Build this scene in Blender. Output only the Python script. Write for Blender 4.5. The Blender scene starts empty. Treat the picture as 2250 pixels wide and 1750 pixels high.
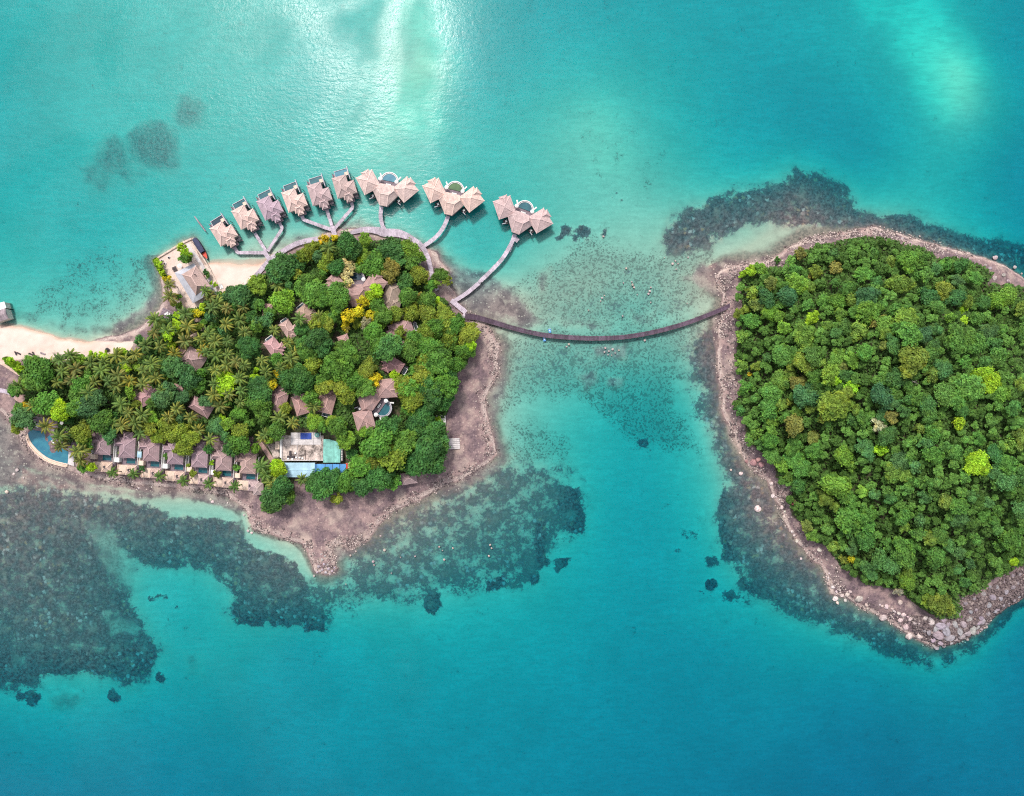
import bpy, math, random
import numpy as np
from mathutils import Vector, Matrix
R = math.radians
random.seed(7); RNG = np.random.default_rng(7)
S = 0.2            # metres per photo pixel on the water plane
CAMH = 300.0
sc = bpy.context.scene
col = sc.collection

# ------------------------------------------------------------------ helpers: where a pixel of the photograph stands on the ground
def P(px, py, z=0.0):
    f = (CAMH - z) / CAMH
    return ((px - 1125) * S * f, (875 - py) * S * f)

# ------------------------------------------------------------------ node helpers
def new_mat(name):
    m = bpy.data.materials.new(name); m.use_nodes = True
    nt = m.node_tree; nt.nodes.clear()
    return m, nt
class NT:
    def __init__(s, nt): s.nt = nt; s.L = nt.links
    def n(s, t, **kw):
        x = s.nt.nodes.new(t)
        for k, v in kw.items(): setattr(x, k, v)
        return x
    def setin(s, node, idx, v):
        if hasattr(v, 'bl_idname') or isinstance(v, bpy.types.NodeSocket): s.L.new(v, node.inputs[idx])
        else: node.inputs[idx].default_value = v
    def math(s, op, a, b=0.0, clamp=False):
        x = s.n('ShaderNodeMath', operation=op, use_clamp=clamp); s.setin(x, 0, a); s.setin(x, 1, b); return x.outputs[0]
    def mix(s, f, a, b, bt='MIX'):
        x = s.n('ShaderNodeMix', data_type='RGBA', blend_type=bt)
        s.setin(x, 0, f)
        for i, v in ((6, a), (7, b)):
            if isinstance(v, bpy.types.NodeSocket): s.L.new(v, x.inputs[i])
            else: x.inputs[i].default_value = (*v[:3], 1)
        return x.outputs[2]
    def ramp(s, v, a, b, c=0.0, d=1.0, smooth=True):
        x = s.n('ShaderNodeMapRange', interpolation_type='SMOOTHSTEP' if smooth else 'LINEAR')
        s.setin(x, 0, v); s.setin(x, 1, a); s.setin(x, 2, b); s.setin(x, 3, c); s.setin(x, 4, d); return x.outputs[0]
    def noise(s, vec, scale, detail=4, rough=0.55, dist=0.0):
        x = s.n('ShaderNodeTexNoise'); s.L.new(vec, x.inputs['Vector'])
        x.inputs['Scale'].default_value = scale; x.inputs['Detail'].default_value = detail
        x.inputs['Roughness'].default_value = rough; x.inputs['Distortion'].default_value = dist
        return x.outputs[0]
    def vor(s, vec, scale, out=0, feature='F1', rand=1.0):
        x = s.n('ShaderNodeTexVoronoi', feature=feature); s.L.new(vec, x.inputs['Vector'])
        x.inputs['Scale'].default_value = scale; x.inputs['Randomness'].default_value = rand
        return x.outputs[out]
    def attr(s, name, kind='Fac'):
        x = s.n('ShaderNodeAttribute', attribute_name=name); return x.outputs[kind]
    def pos(s): return s.n('ShaderNodeNewGeometry').outputs['Position']
    def objco(s): return s.n('ShaderNodeTexCoord').outputs['Object']
    def objcol(s): return s.n('ShaderNodeObjectInfo').outputs['Color']
    def bump(s, h, strength, dist=0.1):
        x = s.n('ShaderNodeBump'); x.inputs['Strength'].default_value = strength; x.inputs['Distance'].default_value = dist
        s.L.new(h, x.inputs['Height']); return x.outputs[0]
    def principled(s, color, rough=0.7, spec=0.3, normal=None, metal=0.0):
        x = s.n('ShaderNodeBsdfPrincipled')
        for i, v in (('Base Color', color), ('Roughness', rough), ('Specular IOR Level', spec), ('Metallic', metal)):
            if isinstance(v, bpy.types.NodeSocket): s.L.new(v, x.inputs[i])
            else: x.inputs[i].default_value = (*v[:3], 1) if i == 'Base Color' else v
        if normal is not None: s.L.new(normal, x.inputs['Normal'])
        return x.outputs[0]
    def out(s, surf, vol=None):
        o = s.n('ShaderNodeOutputMaterial'); s.L.new(surf, o.inputs[0])
        if vol is not None: s.L.new(vol, o.inputs[1])

def plain(name, c=None, rough=0.7, var=0.18, scale=1.2, spec=0.3, metal=0.0, fine=7.0, stripes=None):
    """worn, slightly uneven paint / timber / stone; colour from the object when c is None"""
    m, nt = new_mat(name); N = NT(nt); p = N.objco()
    base = N.objcol() if c is None else c
    a = N.noise(p, scale, 5); b = N.noise(p, fine, 3)
    v = N.math('ADD', N.ramp(a, 0.3, 0.7, 1 - var, 1 + var), N.ramp(b, 0.3, 0.7, -var * 0.6, var * 0.6))
    if stripes:                                              # boards: every board its own tone
        sep = N.n('ShaderNodeSeparateXYZ'); N.L.new(p, sep.inputs[0])
        k = N.math('FLOOR', N.math('MULTIPLY', sep.outputs[stripes[0]], 1 / stripes[1]))
        w = N.n('ShaderNodeTexWhiteNoise', noise_dimensions='1D'); N.L.new(k, w.inputs['W'])
        v = N.math('MULTIPLY', v, N.ramp(w.outputs[0], 0, 1, 1 - stripes[2], 1 + stripes[2] * .6, False))
    comb = N.n('ShaderNodeCombineColor')
    for i in range(3): N.L.new(v, comb.inputs[i])
    cc = N.mix(1.0, base, comb.outputs[0], 'MULTIPLY')
    N.out(N.principled(cc, rough, spec, N.bump(b, 0.25, 0.03), metal))
    return m

def thatch_mat():
    m, nt = new_mat('thatch'); N = NT(nt); p = N.objco()
    a = N.noise(p, 0.7, 5, .6); b = N.noise(p, 4.0, 4, .65)
    sep = N.n('ShaderNodeSeparateXYZ'); N.L.new(p, sep.inputs[0])
    row = N.math('FRACT', N.math('MULTIPLY', sep.outputs[2], 2.6))
    v = N.math('ADD', N.ramp(a, 0.3, 0.7, 0.82, 1.12), N.ramp(b, 0.3, 0.7, -0.2, 0.2))
    v = N.math('MULTIPLY', v, N.ramp(row, 0.0, 0.35, 0.8, 1.03))
    comb = N.n('ShaderNodeCombineColor')
    for i in range(3): N.L.new(v, comb.inputs[i])
    cc = N.mix(1.0, N.objcol(), comb.outputs[0], 'MULTIPLY')
    grey = N.mix(N.ramp(N.noise(p, 0.3, 5, .65), 0.46, 0.72, 0, 0.5), cc, (0.33, 0.255, 0.26))
    N.out(N.principled(grey, 0.9, 0.15, N.bump(b, 0.5, 0.06)))
    return m

def leaf_mat(name, palm=False):
    m, nt = new_mat(name); N = NT(nt); p = N.objco()
    c = N.objcol(); t = N.attr('tint')
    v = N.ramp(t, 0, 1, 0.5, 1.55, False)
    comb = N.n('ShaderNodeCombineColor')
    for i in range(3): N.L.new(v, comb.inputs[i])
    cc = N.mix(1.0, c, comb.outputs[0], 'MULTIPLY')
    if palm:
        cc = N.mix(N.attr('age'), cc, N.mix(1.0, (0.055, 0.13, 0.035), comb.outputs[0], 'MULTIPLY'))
    else:
        warm = N.mix(1.0, cc, (1.38, 1.14, 0.8), 'MULTIPLY')
        cool = N.mix(1.0, cc, (0.68, 0.86, 1.1), 'MULTIPLY')
        n = N.noise(p, 1.7, 3)
        cc = N.mix(N.ramp(n, 0.52, 0.7, 0, 0.8), cc, warm)
        cc = N.mix(N.ramp(n, 0.46, 0.3, 0, 0.8), cc, cool)
    d = N.principled(cc, 0.6, 0.18)
    tr = N.n('ShaderNodeBsdfTranslucent'); N.L.new(cc, tr.inputs[0])
    mx = N.n('ShaderNodeMixShader'); mx.inputs[0].default_value = 0.22
    N.L.new(d, mx.inputs[1]); N.L.new(tr.outputs[0], mx.inputs[2])
    N.out(mx.outputs[0])
    return m

M = {}
M['thatch'] = thatch_mat()
M['ridge'] = plain('ridge_thatch', None, 0.9, 0.15, 2.0)
M['leaf'] = leaf_mat('leaves')
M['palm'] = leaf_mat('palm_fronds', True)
M['bark'] = plain('bark', (0.16, 0.12, 0.09), 0.9, 0.3, 3)
M['branch'] = plain('bare_branch', (0.42, 0.38, 0.33), 0.9, 0.2, 3)
M['wall'] = plain('plaster', (0.55, 0.50, 0.44), 0.85, 0.12)
M['cream'] = plain('cream_render', (0.74, 0.57, 0.46), 0.85, 0.12, .5)
M['white'] = plain('white_paint', (0.78, 0.76, 0.74), 0.6, 0.08)
M['wood'] = plain('weathered_wood', (0.34, 0.27, 0.29), 0.8, 0.2, 1.5, stripes=(0, 0.35, .25))
M['deck'] = plain('deck_boards', (0.26, 0.20, 0.23), 0.8, 0.2, 1.5, stripes=(1, 0.4, .25))
M['dark'] = plain('dark_timber', (0.06, 0.05, 0.055), 0.8, 0.2)
M['stilt'] = plain('stilt_timber', (0.13, 0.10, 0.09), 0.9, 0.2)
M['metal'] = plain('grey_metal_roof', (0.50, 0.50, 0.55), 0.45, 0.10, .4, 0.5, 0.2, stripes=(0, .8, .07))
M['concrete'] = plain('stained_concrete', (0.44, 0.36, 0.32), 0.9, 0.6, 0.3, fine=2.0)
M['paleslab'] = plain('pale_slab', (0.60, 0.55, 0.54), 0.9, 0.15, 0.6)
M['green'] = plain('green_sheet_roof', (0.20, 0.50, 0.43), 0.5, 0.22, 0.5, 0.4, 0, stripes=(0, .75, .14))
M['paleblue'] = plain('pale_blue_sheet', (0.40, 0.60, 0.72), 0.45, 0.15, 0.3, 0.4, 0, stripes=(0, .8, .08))
M['blue'] = plain('blue_sheet', (0.10, 0.33, 0.68), 0.45, 0.18, 0.5, 0.4, 0, stripes=(0, 1.0, .08))
M['navy'] = plain('navy_canvas', (0.045, 0.05, 0.10), 0.7, 0.2)
M['tarp'] = plain('blue_tarpaulin', (0.03, 0.07, 0.34), 0.5, 0.15)
M['red'] = plain('red_paint', (0.62, 0.075, 0.045), 0.5, 0.12)
M['teal'] = plain('pool_tile', (0.04, 0.15, 0.18), 0.5, 0.15, 3)
M['rim'] = plain('pale_coping', (0.52, 0.49, 0.53), 0.7, 0.1)
M['stone'] = plain('stone_wall', (0.56, 0.45, 0.38), 0.9, 0.25, 1.2)
M['rock'] = plain('boulder_stone', None, 0.9, 0.35, 0.8, fine=4)
M['plank'] = None

def plank_mat(name, base, amt):
    m, nt = new_mat(name); N = NT(nt); p = N.pos()
    t = N.attr('tint'); n = N.noise(p, 1.1, 4)
    v = N.math('MULTIPLY', N.ramp(t, 0, 1, 1 - amt, 1 + amt, False), N.ramp(n, 0.3, 0.7, 0.82, 1.15))
    comb = N.n('ShaderNodeCombineColor')
    for i in range(3): N.L.new(v, comb.inputs[i])
    N.out(N.principled(N.mix(1.0, base, comb.outputs[0], 'MULTIPLY'), 0.8, 0.25))
    return m
M['plank'] = plank_mat('pale_walkway_boards', (0.47, 0.395, 0.455), 0.2)
M['plankdark'] = plank_mat('dark_bridge_boards', (0.105, 0.068, 0.098), 0.28)

def pool_mat(name, deep, shallow):
    m, nt = new_mat(name); N = NT(nt); p = N.pos()
    c = N.mix(N.ramp(N.noise(p, 0.5, 4), 0.35, 0.65), deep, shallow)
    N.out(N.principled(c, 0.06, 0.5, N.bump(N.noise(p, 2.0, 3), 0.25, 0.05)))
    return m
M['pool'] = pool_mat('pool_water', (0.012, 0.085, 0.115), (0.022, 0.125, 0.15))
M['poolbig'] = pool_mat('big_pool_water', (0.03, 0.16, 0.24), (0.045, 0.21, 0.28))
M['poolgreen'] = pool_mat('green_pool_water', (0.04, 0.10, 0.035), (0.07, 0.15, 0.05))
M['pooldark'] = pool_mat('dark_pool_water', (0.014, 0.035, 0.06), (0.022, 0.055, 0.08))

# ------------------------------------------------------------------ mesh building
class MB:
    def __init__(s): s.v = []; s.f = []; s.t = []
    def add(s, vs, fs, tint=0.5):
        b = len(s.v); s.v += [tuple(v) for v in vs]; s.f += [tuple(b + i for i in f) for f in fs]; s.t += [tint] * len(fs)
    def box(s, x0, x1, y0, y1, z0, z1, tint=0.5, rot=0.0, c=None):
        vs = [(x, y, z) for z in (z0, z1) for (x, y) in ((x0, y0), (x1, y0), (x1, y1), (x0, y1))]
        if rot:
            cx, cy = c or ((x0 + x1) / 2, (y0 + y1) / 2); ca, sa = math.cos(rot), math.sin(rot)
            vs = [(cx + (x - cx) * ca - (y - cy) * sa, cy + (x - cx) * sa + (y - cy) * ca, z) for x, y, z in vs]
        s.add(vs, [(3, 2, 1, 0), (4, 5, 6, 7), (0, 1, 5, 4), (1, 2, 6, 5), (2, 3, 7, 6), (3, 0, 4, 7)], tint)
    def prism(s, pts, z0, z1, tint=0.5):
        n = len(pts)
        a = sum(pts[i][0] * pts[(i + 1) % n][1] - pts[(i + 1) % n][0] * pts[i][1] for i in range(n))
        if a < 0: pts = pts[::-1]
        vs = [(x, y, z0) for x, y in pts] + [(x, y, z1) for x, y in pts]
        s.add(vs, [tuple(range(n - 1, -1, -1)), tuple(range(n, 2 * n))] + [(i, (i + 1) % n, n + (i + 1) % n, n + i) for i in range(n)], tint)
    def bar(s, a, b, w, h, tint=0.5):
        a = Vector(a); b = Vector(b); d = b - a
        if d.length < 1e-6: return
        d.normalize(); side = d.cross(Vector((0, 0, 1)))
        side = side.normalized() if side.length > 1e-4 else Vector((1, 0, 0)); up = side.cross(d)
        vs = []
        for q in (a, b):
            for sx, sz in ((-1, -1), (1, -1), (1, 1), (-1, 1)): vs.append(q + side * (sx * w / 2) + up * (sz * h / 2))
        s.add(vs, [(0, 3, 2, 1), (4, 5, 6, 7), (0, 1, 5, 4), (1, 2, 6, 5), (2, 3, 7, 6), (3, 0, 4, 7)], tint)
    def tube(s, pts, rad, n=6, tint=0.5):
        rings = []
        for i, p in enumerate(pts):
            p = Vector(p); q = Vector(pts[min(i + 1, len(pts) - 1)]); o = Vector(pts[max(i - 1, 0)])
            d = (q - o).normalized(); a = d.orthogonal().normalized(); b = d.cross(a)
            r = rad[i] if isinstance(rad, (list, tuple)) else rad
            rings.append([p + a * (r * math.cos(2 * math.pi * k / n)) + b * (r * math.sin(2 * math.pi * k / n)) for k in range(n)])
        vs = [v for r in rings for v in r]; fs = []
        for i in range(len(rings) - 1):
            for k in range(n): fs.append((i * n + k, i * n + (k + 1) % n, (i + 1) * n + (k + 1) % n, (i + 1) * n + k))
        fs.append(tuple(range(n - 1, -1, -1))); fs.append(tuple((len(rings) - 1) * n + k for k in range(n)))
        s.add(vs, fs, tint)
    def cone(s, x, y, z0, z1, r0, r1, n=12, tint=0.5):
        vs = [(x + r0 * math.cos(2 * math.pi * k / n), y + r0 * math.sin(2 * math.pi * k / n), z0) for k in range(n)]
        vs += [(x + r1 * math.cos(2 * math.pi * k / n), y + r1 * math.sin(2 * math.pi * k / n), z1) for k in range(n)]
        s.add(vs, [tuple(range(n - 1, -1, -1)), tuple(range(n, 2 * n))] + [(k, (k + 1) % n, n + (k + 1) % n, n + k) for k in range(n)], tint)
    def mesh(s, name, mat):
        me = bpy.data.meshes.new(name); me.from_pydata(s.v, [], s.f); me.update()
        at = me.attributes.new('tint', 'FLOAT', 'FACE'); at.data.foreach_set('value', s.t)
        me.materials.append(mat); return me
    def build(s, name, mat, parent=None, color=None, bevel=0.0):
        o = bpy.data.objects.new(name, s.mesh(name, mat)); col.objects.link(o)
        if parent is not None: o.parent = parent
        if color: o.color = (*color, 1)
        if bevel:
            b = o.modifiers.new('bevel', 'BEVEL'); b.width = bevel; b.segments = 2; b.limit_method = 'ANGLE'
        return o

def tag(o, label=None, cat=None, group=None, kind=None):
    if label: o['label'] = label
    if cat: o['category'] = cat
    if group: o['group'] = group
    if kind: o['kind'] = kind
    return o
def thing(name, label, cat, loc, rz=0.0, group=None):
    o = bpy.data.objects.new(name, None); col.objects.link(o); o.location = loc; o.rotation_euler = (0, 0, rz)
    o.empty_display_size = 0.3
    return tag(o, label, cat, group)
def mesh_np(name, V, F, mat, attrs=None, smooth=False, fattrs=None):
    """V (n,3), F (m,4) or (m,3)"""
    me = bpy.data.meshes.new(name); V = np.asarray(V, np.float32); F = np.asarray(F, np.int32); k = F.shape[1]
    me.vertices.add(len(V)); me.vertices.foreach_set('co', V.ravel())
    me.loops.add(F.size); me.loops.foreach_set('vertex_index', F.ravel())
    me.polygons.add(len(F)); me.polygons.foreach_set('loop_start', np.arange(0, F.size, k, dtype=np.int32))
    if smooth: me.polygons.foreach_set('use_smooth', np.ones(len(F), bool))
    me.update(calc_edges=True)
    for a, d in (attrs or {}).items():
        at = me.attributes.new(a, 'FLOAT', 'POINT'); at.data.foreach_set('value', np.asarray(d, np.float32))
    for a, d in (fattrs or {}).items():
        at = me.attributes.new(a, 'FLOAT', 'FACE'); at.data.foreach_set('value', np.asarray(d, np.float32))
    me.materials.append(mat); return me
# ------------------------------------------------------------------ numpy noise and distance fields (in photo-pixel units on the water plane)
LATTICE = {}
def vnoise(x, y, scale, seed=0):
    n = 256
    if seed not in LATTICE: LATTICE[seed] = np.random.default_rng(seed).random((n, n)).astype(np.float32)
    g = LATTICE[seed]
    x = x / scale + 1000.0; y = y / scale + 1000.0
    i = np.floor(x).astype(int); j = np.floor(y).astype(int); fx = x - i; fy = y - j
    fx = fx * fx * (3 - 2 * fx); fy = fy * fy * (3 - 2 * fy); i %= n; j %= n; i1 = (i + 1) % n; j1 = (j + 1) % n
    return (g[i, j] * (1 - fx) + g[i1, j] * fx) * (1 - fy) + (g[i, j1] * (1 - fx) + g[i1, j1] * fx) * fy
def fbm(x, y, scale, oct=4, seed=0):
    s = 0; a = 1; t = 0
    for k in range(oct): s = s + a * vnoise(x, y, scale / 2 ** k, seed + k); t += a; a *= .55
    return s / t
def sdf(poly, X, Y):
    """signed distance, negative inside"""
    poly = np.asarray(poly, float); d = np.full(X.shape, 1e18); ins = np.zeros(X.shape, bool)
    for k in range(len(poly)):
        ax, ay = poly[k]; bx, by = poly[(k + 1) % len(poly)]
        ex, ey = bx - ax, by - ay; wx, wy = X - ax, Y - ay
        t = np.clip((wx * ex + wy * ey) / (ex * ex + ey * ey + 1e-9), 0, 1)
        d = np.minimum(d, (wx - ex * t) ** 2 + (wy - ey * t) ** 2)
        c = (ay <= Y) != (by <= Y)
        with np.errstate(divide='ignore', invalid='ignore'):
            xi = ax + (Y - ay) * ex / (ey if abs(ey) > 1e-9 else 1e-9)
        ins ^= c & (X < xi)
    return np.where(ins, -np.sqrt(d), np.sqrt(d))
def poly(s): return [tuple(float(c) for c in p.split(',')) for p in s.split()]
def sstep(a, b, x):
    t = np.clip((x - a) / (b - a), 0, 1); return t * t * (3 - 2 * t)

LAND1 = poly("-900,716 0,716 38,719 77,726 108,734 135,744 163,750 192,753 211,748 240,742 269,736 298,726 317,715 331,703 346,684 351,678 360,662 357,650 354,609 339,572 399,535 422,524 428,530 453,580 465,579 498,580 531,582 564,583 583,578 600,560 625,548 650,540 690,533 704,520 720,512 740,503 758,506 777,502 800,506 830,513 870,520 905,532 928,548 940,546 958,556 968,572 985,600 985,628 1000,645 1004,662 1030,690 1066,712 1085,740 1095,762 1092,824 1066,876 1072,920 1082,958 1092,1000 1075,1015 1031,1044 969,1070 921,1099 866,1121 830,1154 804,1190 771,1203 734,1196 727,1206 738,1253 720,1264 694,1256 683,1227 665,1194 625,1183 581,1168 555,1161 548,1139 537,1114 505,1092 470,1082 420,1074 381,1069 301,1065 240,1053 180,1045 167,1036 115,1022 86,1008 63,985 48,962 29,932 12,913 0,903 -900,880")
LAND2 = poly("1920,501 1865,511 1774,526 1725,549 1700,566 1675,577 1634,582 1600,586 1578,600 1576,622 1588,645 1585,686 1578,719 1580,758 1575,776 1580,826 1588,859 1588,897 1593,918 1609,945 1621,982 1637,1012 1649,1027 1687,1056 1697,1089 1713,1111 1725,1142 1741,1170 1754,1193 1782,1223 1804,1243 1817,1267 1827,1304 1860,1311 1896,1336 1940,1355 1976,1379 2012,1400 2053,1423 2083,1416 2119,1407 2164,1379 2181,1357 2217,1329 2250,1314 2350,1280 2420,1000 2380,720 2250,612 2203,580 2137,562 2088,546 2038,533 1972,513")
FOREST2 = poly("1618,620 1619,670 1616,727 1608,765 1614,818 1629,852 1606,882 1614,905 1631,925 1627,945 1642,974 1665,996 1685,1005 1697,1038 1695,1051 1718,1060 1733,1073 1723,1101 1735,1132 1758,1155 1769,1182 1807,1200 1820,1218 1840,1248 1866,1254 1883,1279 1960,1293 1988,1316 2021,1339 2044,1352 2097,1353 2099,1330 2092,1305 2137,1300 2169,1264 2199,1261 2217,1241 2250,1232 2330,1200 2370,1000 2330,740 2250,650 2236,633 2203,627 2154,625 2170,604 2137,582 2096,566 2047,569 2030,554 2005,544 1939,528 1890,521 1840,529 1782,543 1750,553 1721,572 1725,592 1692,585 1646,587 1621,599")
FOREST1 = poly("30,870 60,800 80,785 120,805 155,790 260,775 310,765 330,738 345,700 380,690 405,690 440,655 470,640 520,640 560,620 590,595 640,562 700,532 740,518 790,530 840,528 880,532 905,545 930,600 945,640 985,660 1000,690 1040,715 1045,760 1030,800 1000,830 1005,860 980,920 985,990 970,1020 920,1040 850,1055 800,1080 740,1085 690,1065 655,1050 650,1090 600,1132 575,1120 575,1050 560,960 200,955 150,985 110,930 60,920 40,900")
BEACH = [poly("-900,690 0,706 77,720 135,740 192,748 245,752 297,752 290,774 180,788 120,798 80,792 10,788 0,800 -900,800"),
         poly("450,583 465,570 583,568 606,560 560,605 530,640 490,650 478,640")]
JETTYGROUND = poly("339,572 399,535 422,524 440,570 470,620 482,648 412,690 400,684 392,655 356,609")
REEF = [  # polygon, density, feather
 ("-300,1060 0,1085 66,1046 142,1070 211,1088 260,1095 290,1150 300,1250 283,1290 297,1330 323,1379 349,1438 323,1494 280,1527 224,1491 109,1488 82,1514 33,1527 -300,1514", .66, 24),
 ("240,1092 297,1100 379,1124 455,1130 514,1132 540,1180 593,1206 656,1222 676,1285 700,1379 560,1379 504,1356 508,1313 468,1264 412,1257 372,1250 300,1245 250,1180", .66, 15),
 ("514,1148 560,1195 640,1225 690,1285 750,1268 765,1212 832,1152 935,1094 1030,1042 1085,1004 1123,1020 1240,1010 1287,1092 1287,1176 1214,1205 1185,1293 1123,1304 1071,1293 976,1319 950,1352 921,1341 830,1337 738,1366 705,1381 573,1381 500,1363", .50, 26),
 ("1560,720 1588,760 1585,900 1620,1000 1690,1080 1740,1180 1800,1250 1830,1310 1900,1345 1980,1390 2050,1440 2090,1470 2040,1480 1940,1440 1850,1400 1780,1370 1700,1340 1620,1290 1590,1210 1580,1110 1600,1060 1560,950 1540,860 1515,830 1510,760", .66, 22),
 ("2050,1425 2119,1410 2164,1385 2217,1333 2300,1300 2300,1330 2230,1375 2170,1420 2090,1475", .55, 15),
 ("1452,524 1465,493 1516,447 1580,424 1640,406 1710,402 1751,371 1813,381 1865,402 1885,464 2009,469 2112,505 2300,546 2300,610 2203,578 2088,546 1972,515 1880,505 1800,502 1740,505 1700,490 1650,500 1600,520 1560,540 1500,560 1460,560", .74, 16),
 ("1885,470 2009,474 2112,510 2300,555 2300,575 2112,530 2009,495 1900,485", .85, 9),
 ("925,1326 945,1308 970,1308 978,1330 955,1352 928,1346", .95, 6), ("1066,1276 1100,1270 1112,1290 1090,1308 1066,1300", .9, 6),
 ("1180,1140 1210,1130 1200,1200 1212,1240 1185,1255 1170,1200", .88, 9), ("1230,1060 1275,1070 1288,1140 1285,1180 1250,1175 1225,1120", .85, 10),
 ("1168,1268 1188,1266 1190,1290 1170,1294", .95, 5), ("1225,1235 1255,1228 1252,1256 1230,1266", .9, 5),
 ("505,1330 570,1350 580,1385 520,1375", .92, 8), ("590,1345 630,1345 640,1380 590,1384", .85, 8), ("655,1340 710,1345 715,1385 660,1388", .85, 8),
 ("0,1420 120,1420 230,1440 330,1400 345,1450 310,1495 230,1490 110,1485 40,1510 -300,1500 -300,1420", .9, 14),
 ("1590,1060 1620,1100 1620,1260 1700,1330 1640,1300 1592,1210 1582,1110", .95, 9),
 ("1555,1225 1585,1222 1590,1245 1565,1250", .7, 6), ("1500,1165 1545,1170 1550,1195 1510,1195", .45, 8), ("1520,1300 1640,1310 1650,1330 1600,1330", .4, 8),
 ("1236,500 1292,498 1295,530 1240,525", .62, 8), ("1500,760 1560,750 1570,880 1560,960 1520,900", .50, 20),
 ("1250,620 1480,600 1540,690 1400,730 1250,740 1130,700", .14, 40), ("1130,760 1300,740 1400,770 1380,830 1250,850 1130,850", .20, 30), ("1380,900 1450,900 1450,1020 1380,1000", .12, 30),
]
SPOTS = "1244,508,13,.95 1282,505,15,.95 1268,520,9,.8 1233,520,8,.8 1570,1287,14,1 1415,972,10,1 240,1543,14,.9 60,1541,20,.9 35,1535,14,.8 1610,1315,12,.7 1326,520,7,.8 1380,600,10,.5 1570,590,14,.95 1600,1225,10,.7 340,1500,14,.7 300,1375,9,.8 330,1316,9,.75 342,1313,8,.7 352,1320,6,.7 375,1340,7,.6 1345,435,4,.8 1365,440,4,.8 1355,425,3,.7 1500,1215,8,.6 1180,1110,9,.6 600,1075,14,.5 140,1085,30,.6 40,1045,26,.7"
RUB = [("1130,640 1300,520 1420,560 1560,540 1600,600 1580,640 1500,700 1300,720 1100,715 1020,690 990,640", .62, 40), ("1080,740 1300,730 1560,690 1580,760 1500,800 1480,900 1540,1000 1380,960 1300,870 1180,860 1100,900", .68, 36),
       ("1100,880 1250,960 1260,1050 1100,1020", .40, 40), ("160,560 330,560 345,640 320,720 260,735 180,740 60,700 60,640", .32, 40), ("1250,240 1380,240 1480,420 1350,440 1250,350", .16, 40),
       ("200,1150 260,1150 300,1280 260,1290", -.35, 18), ("0,980 60,1000 140,1060 60,1040 0,1100", .5, 20), ("1190,1100 1240,1100 1240,1160 1200,1160", .2, 20)]
SPARSE = [("185,1150 230,1165 300,1240 300,1300 260,1290 215,1220", .30, 16), ("230,1370 300,1370 300,1400 240,1400", .25, 10), ("20,1430 60,1440 50,1465 20,1460", .4, 10)]
CHANNEL = [("200,1058 300,1080 380,1095 440,1105 510,1120 520,1140 430,1140 380,1128 300,1100 210,1085", 1.0, 9), ("525,1120 545,1125 548,1165 580,1180 640,1195 670,1235 690,1275 670,1270 645,1230 590,1205 545,1190 530,1150", 1.0, 6),
           ("718,1200 735,1200 742,1230 728,1235", .8, 5), ("10,1020 35,1015 30,1045 5,1040", .8, 6), ("1225,680 1245,685 1250,700 1210,700 1200,685", .7, 8), ("1090,720 1110,715 1120,720 1100,730", .5, 6)]
PINKFLAT = [("945,550 1010,580 1070,600 1110,630 1160,670 1185,705 1150,728 1090,708 1000,662 970,610", .72, 30), ("1305,758 1378,752 1382,788 1310,790", .55, 9), ("1338,828 1376,826 1374,852 1342,852", .55, 7), ("1265,832 1312,815 1318,845 1285,862", .45, 9), ("1200,690 1340,700 1340,725 1240,725", .33, 16), ("1180,600 1210,590 1205,640 1185,650", .4, 10), ("1380,690 1440,680 1440,710 1390,715", .3, 12), ("1500,610 1540,580 1600,580 1600,660 1560,640", .9, 20), ("1560,575 1700,560 1850,505 1950,495 1960,515 1850,530 1700,590 1600,605", .55, 10),
            ("0,890 60,980 180,1040 300,1062 460,1085 540,1110 540,1122 460,1105 300,1082 180,1062 60,1030 -300,940", .8, 10), ("0,1000 60,1035 180,1062 300,1082 400,1088 480,1100 400,1098 300,1098 180,1082 60,1070 -300,1050 -300,960", .7, 15), ("545,575 620,540 700,525 700,505 620,515 540,550", .45, 22), ("690,505 800,480 830,505", .45, 16),
            ("250,735 330,690 350,660 345,640 300,690 250,715", .7, 14), ("1566,690 1590,680 1590,900 1640,1000 1625,1000 1578,900", .7, 8), ("1085,740 1125,750 1118,880 1092,930 1118,1000 1090,1020 1060,900", .5, 18), ("470,1080 540,1105 548,1135 500,1110 440,1098", .6, 10), ("665,1195 790,1195 780,1215 735,1230 745,1262 690,1264", .9, 8),
            ("1270,830 1380,790 1380,760 1270,770", .2, 20), ("1090,1000 1140,1000 1060,1060 980,1090 960,1075", .5, 14)]
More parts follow.
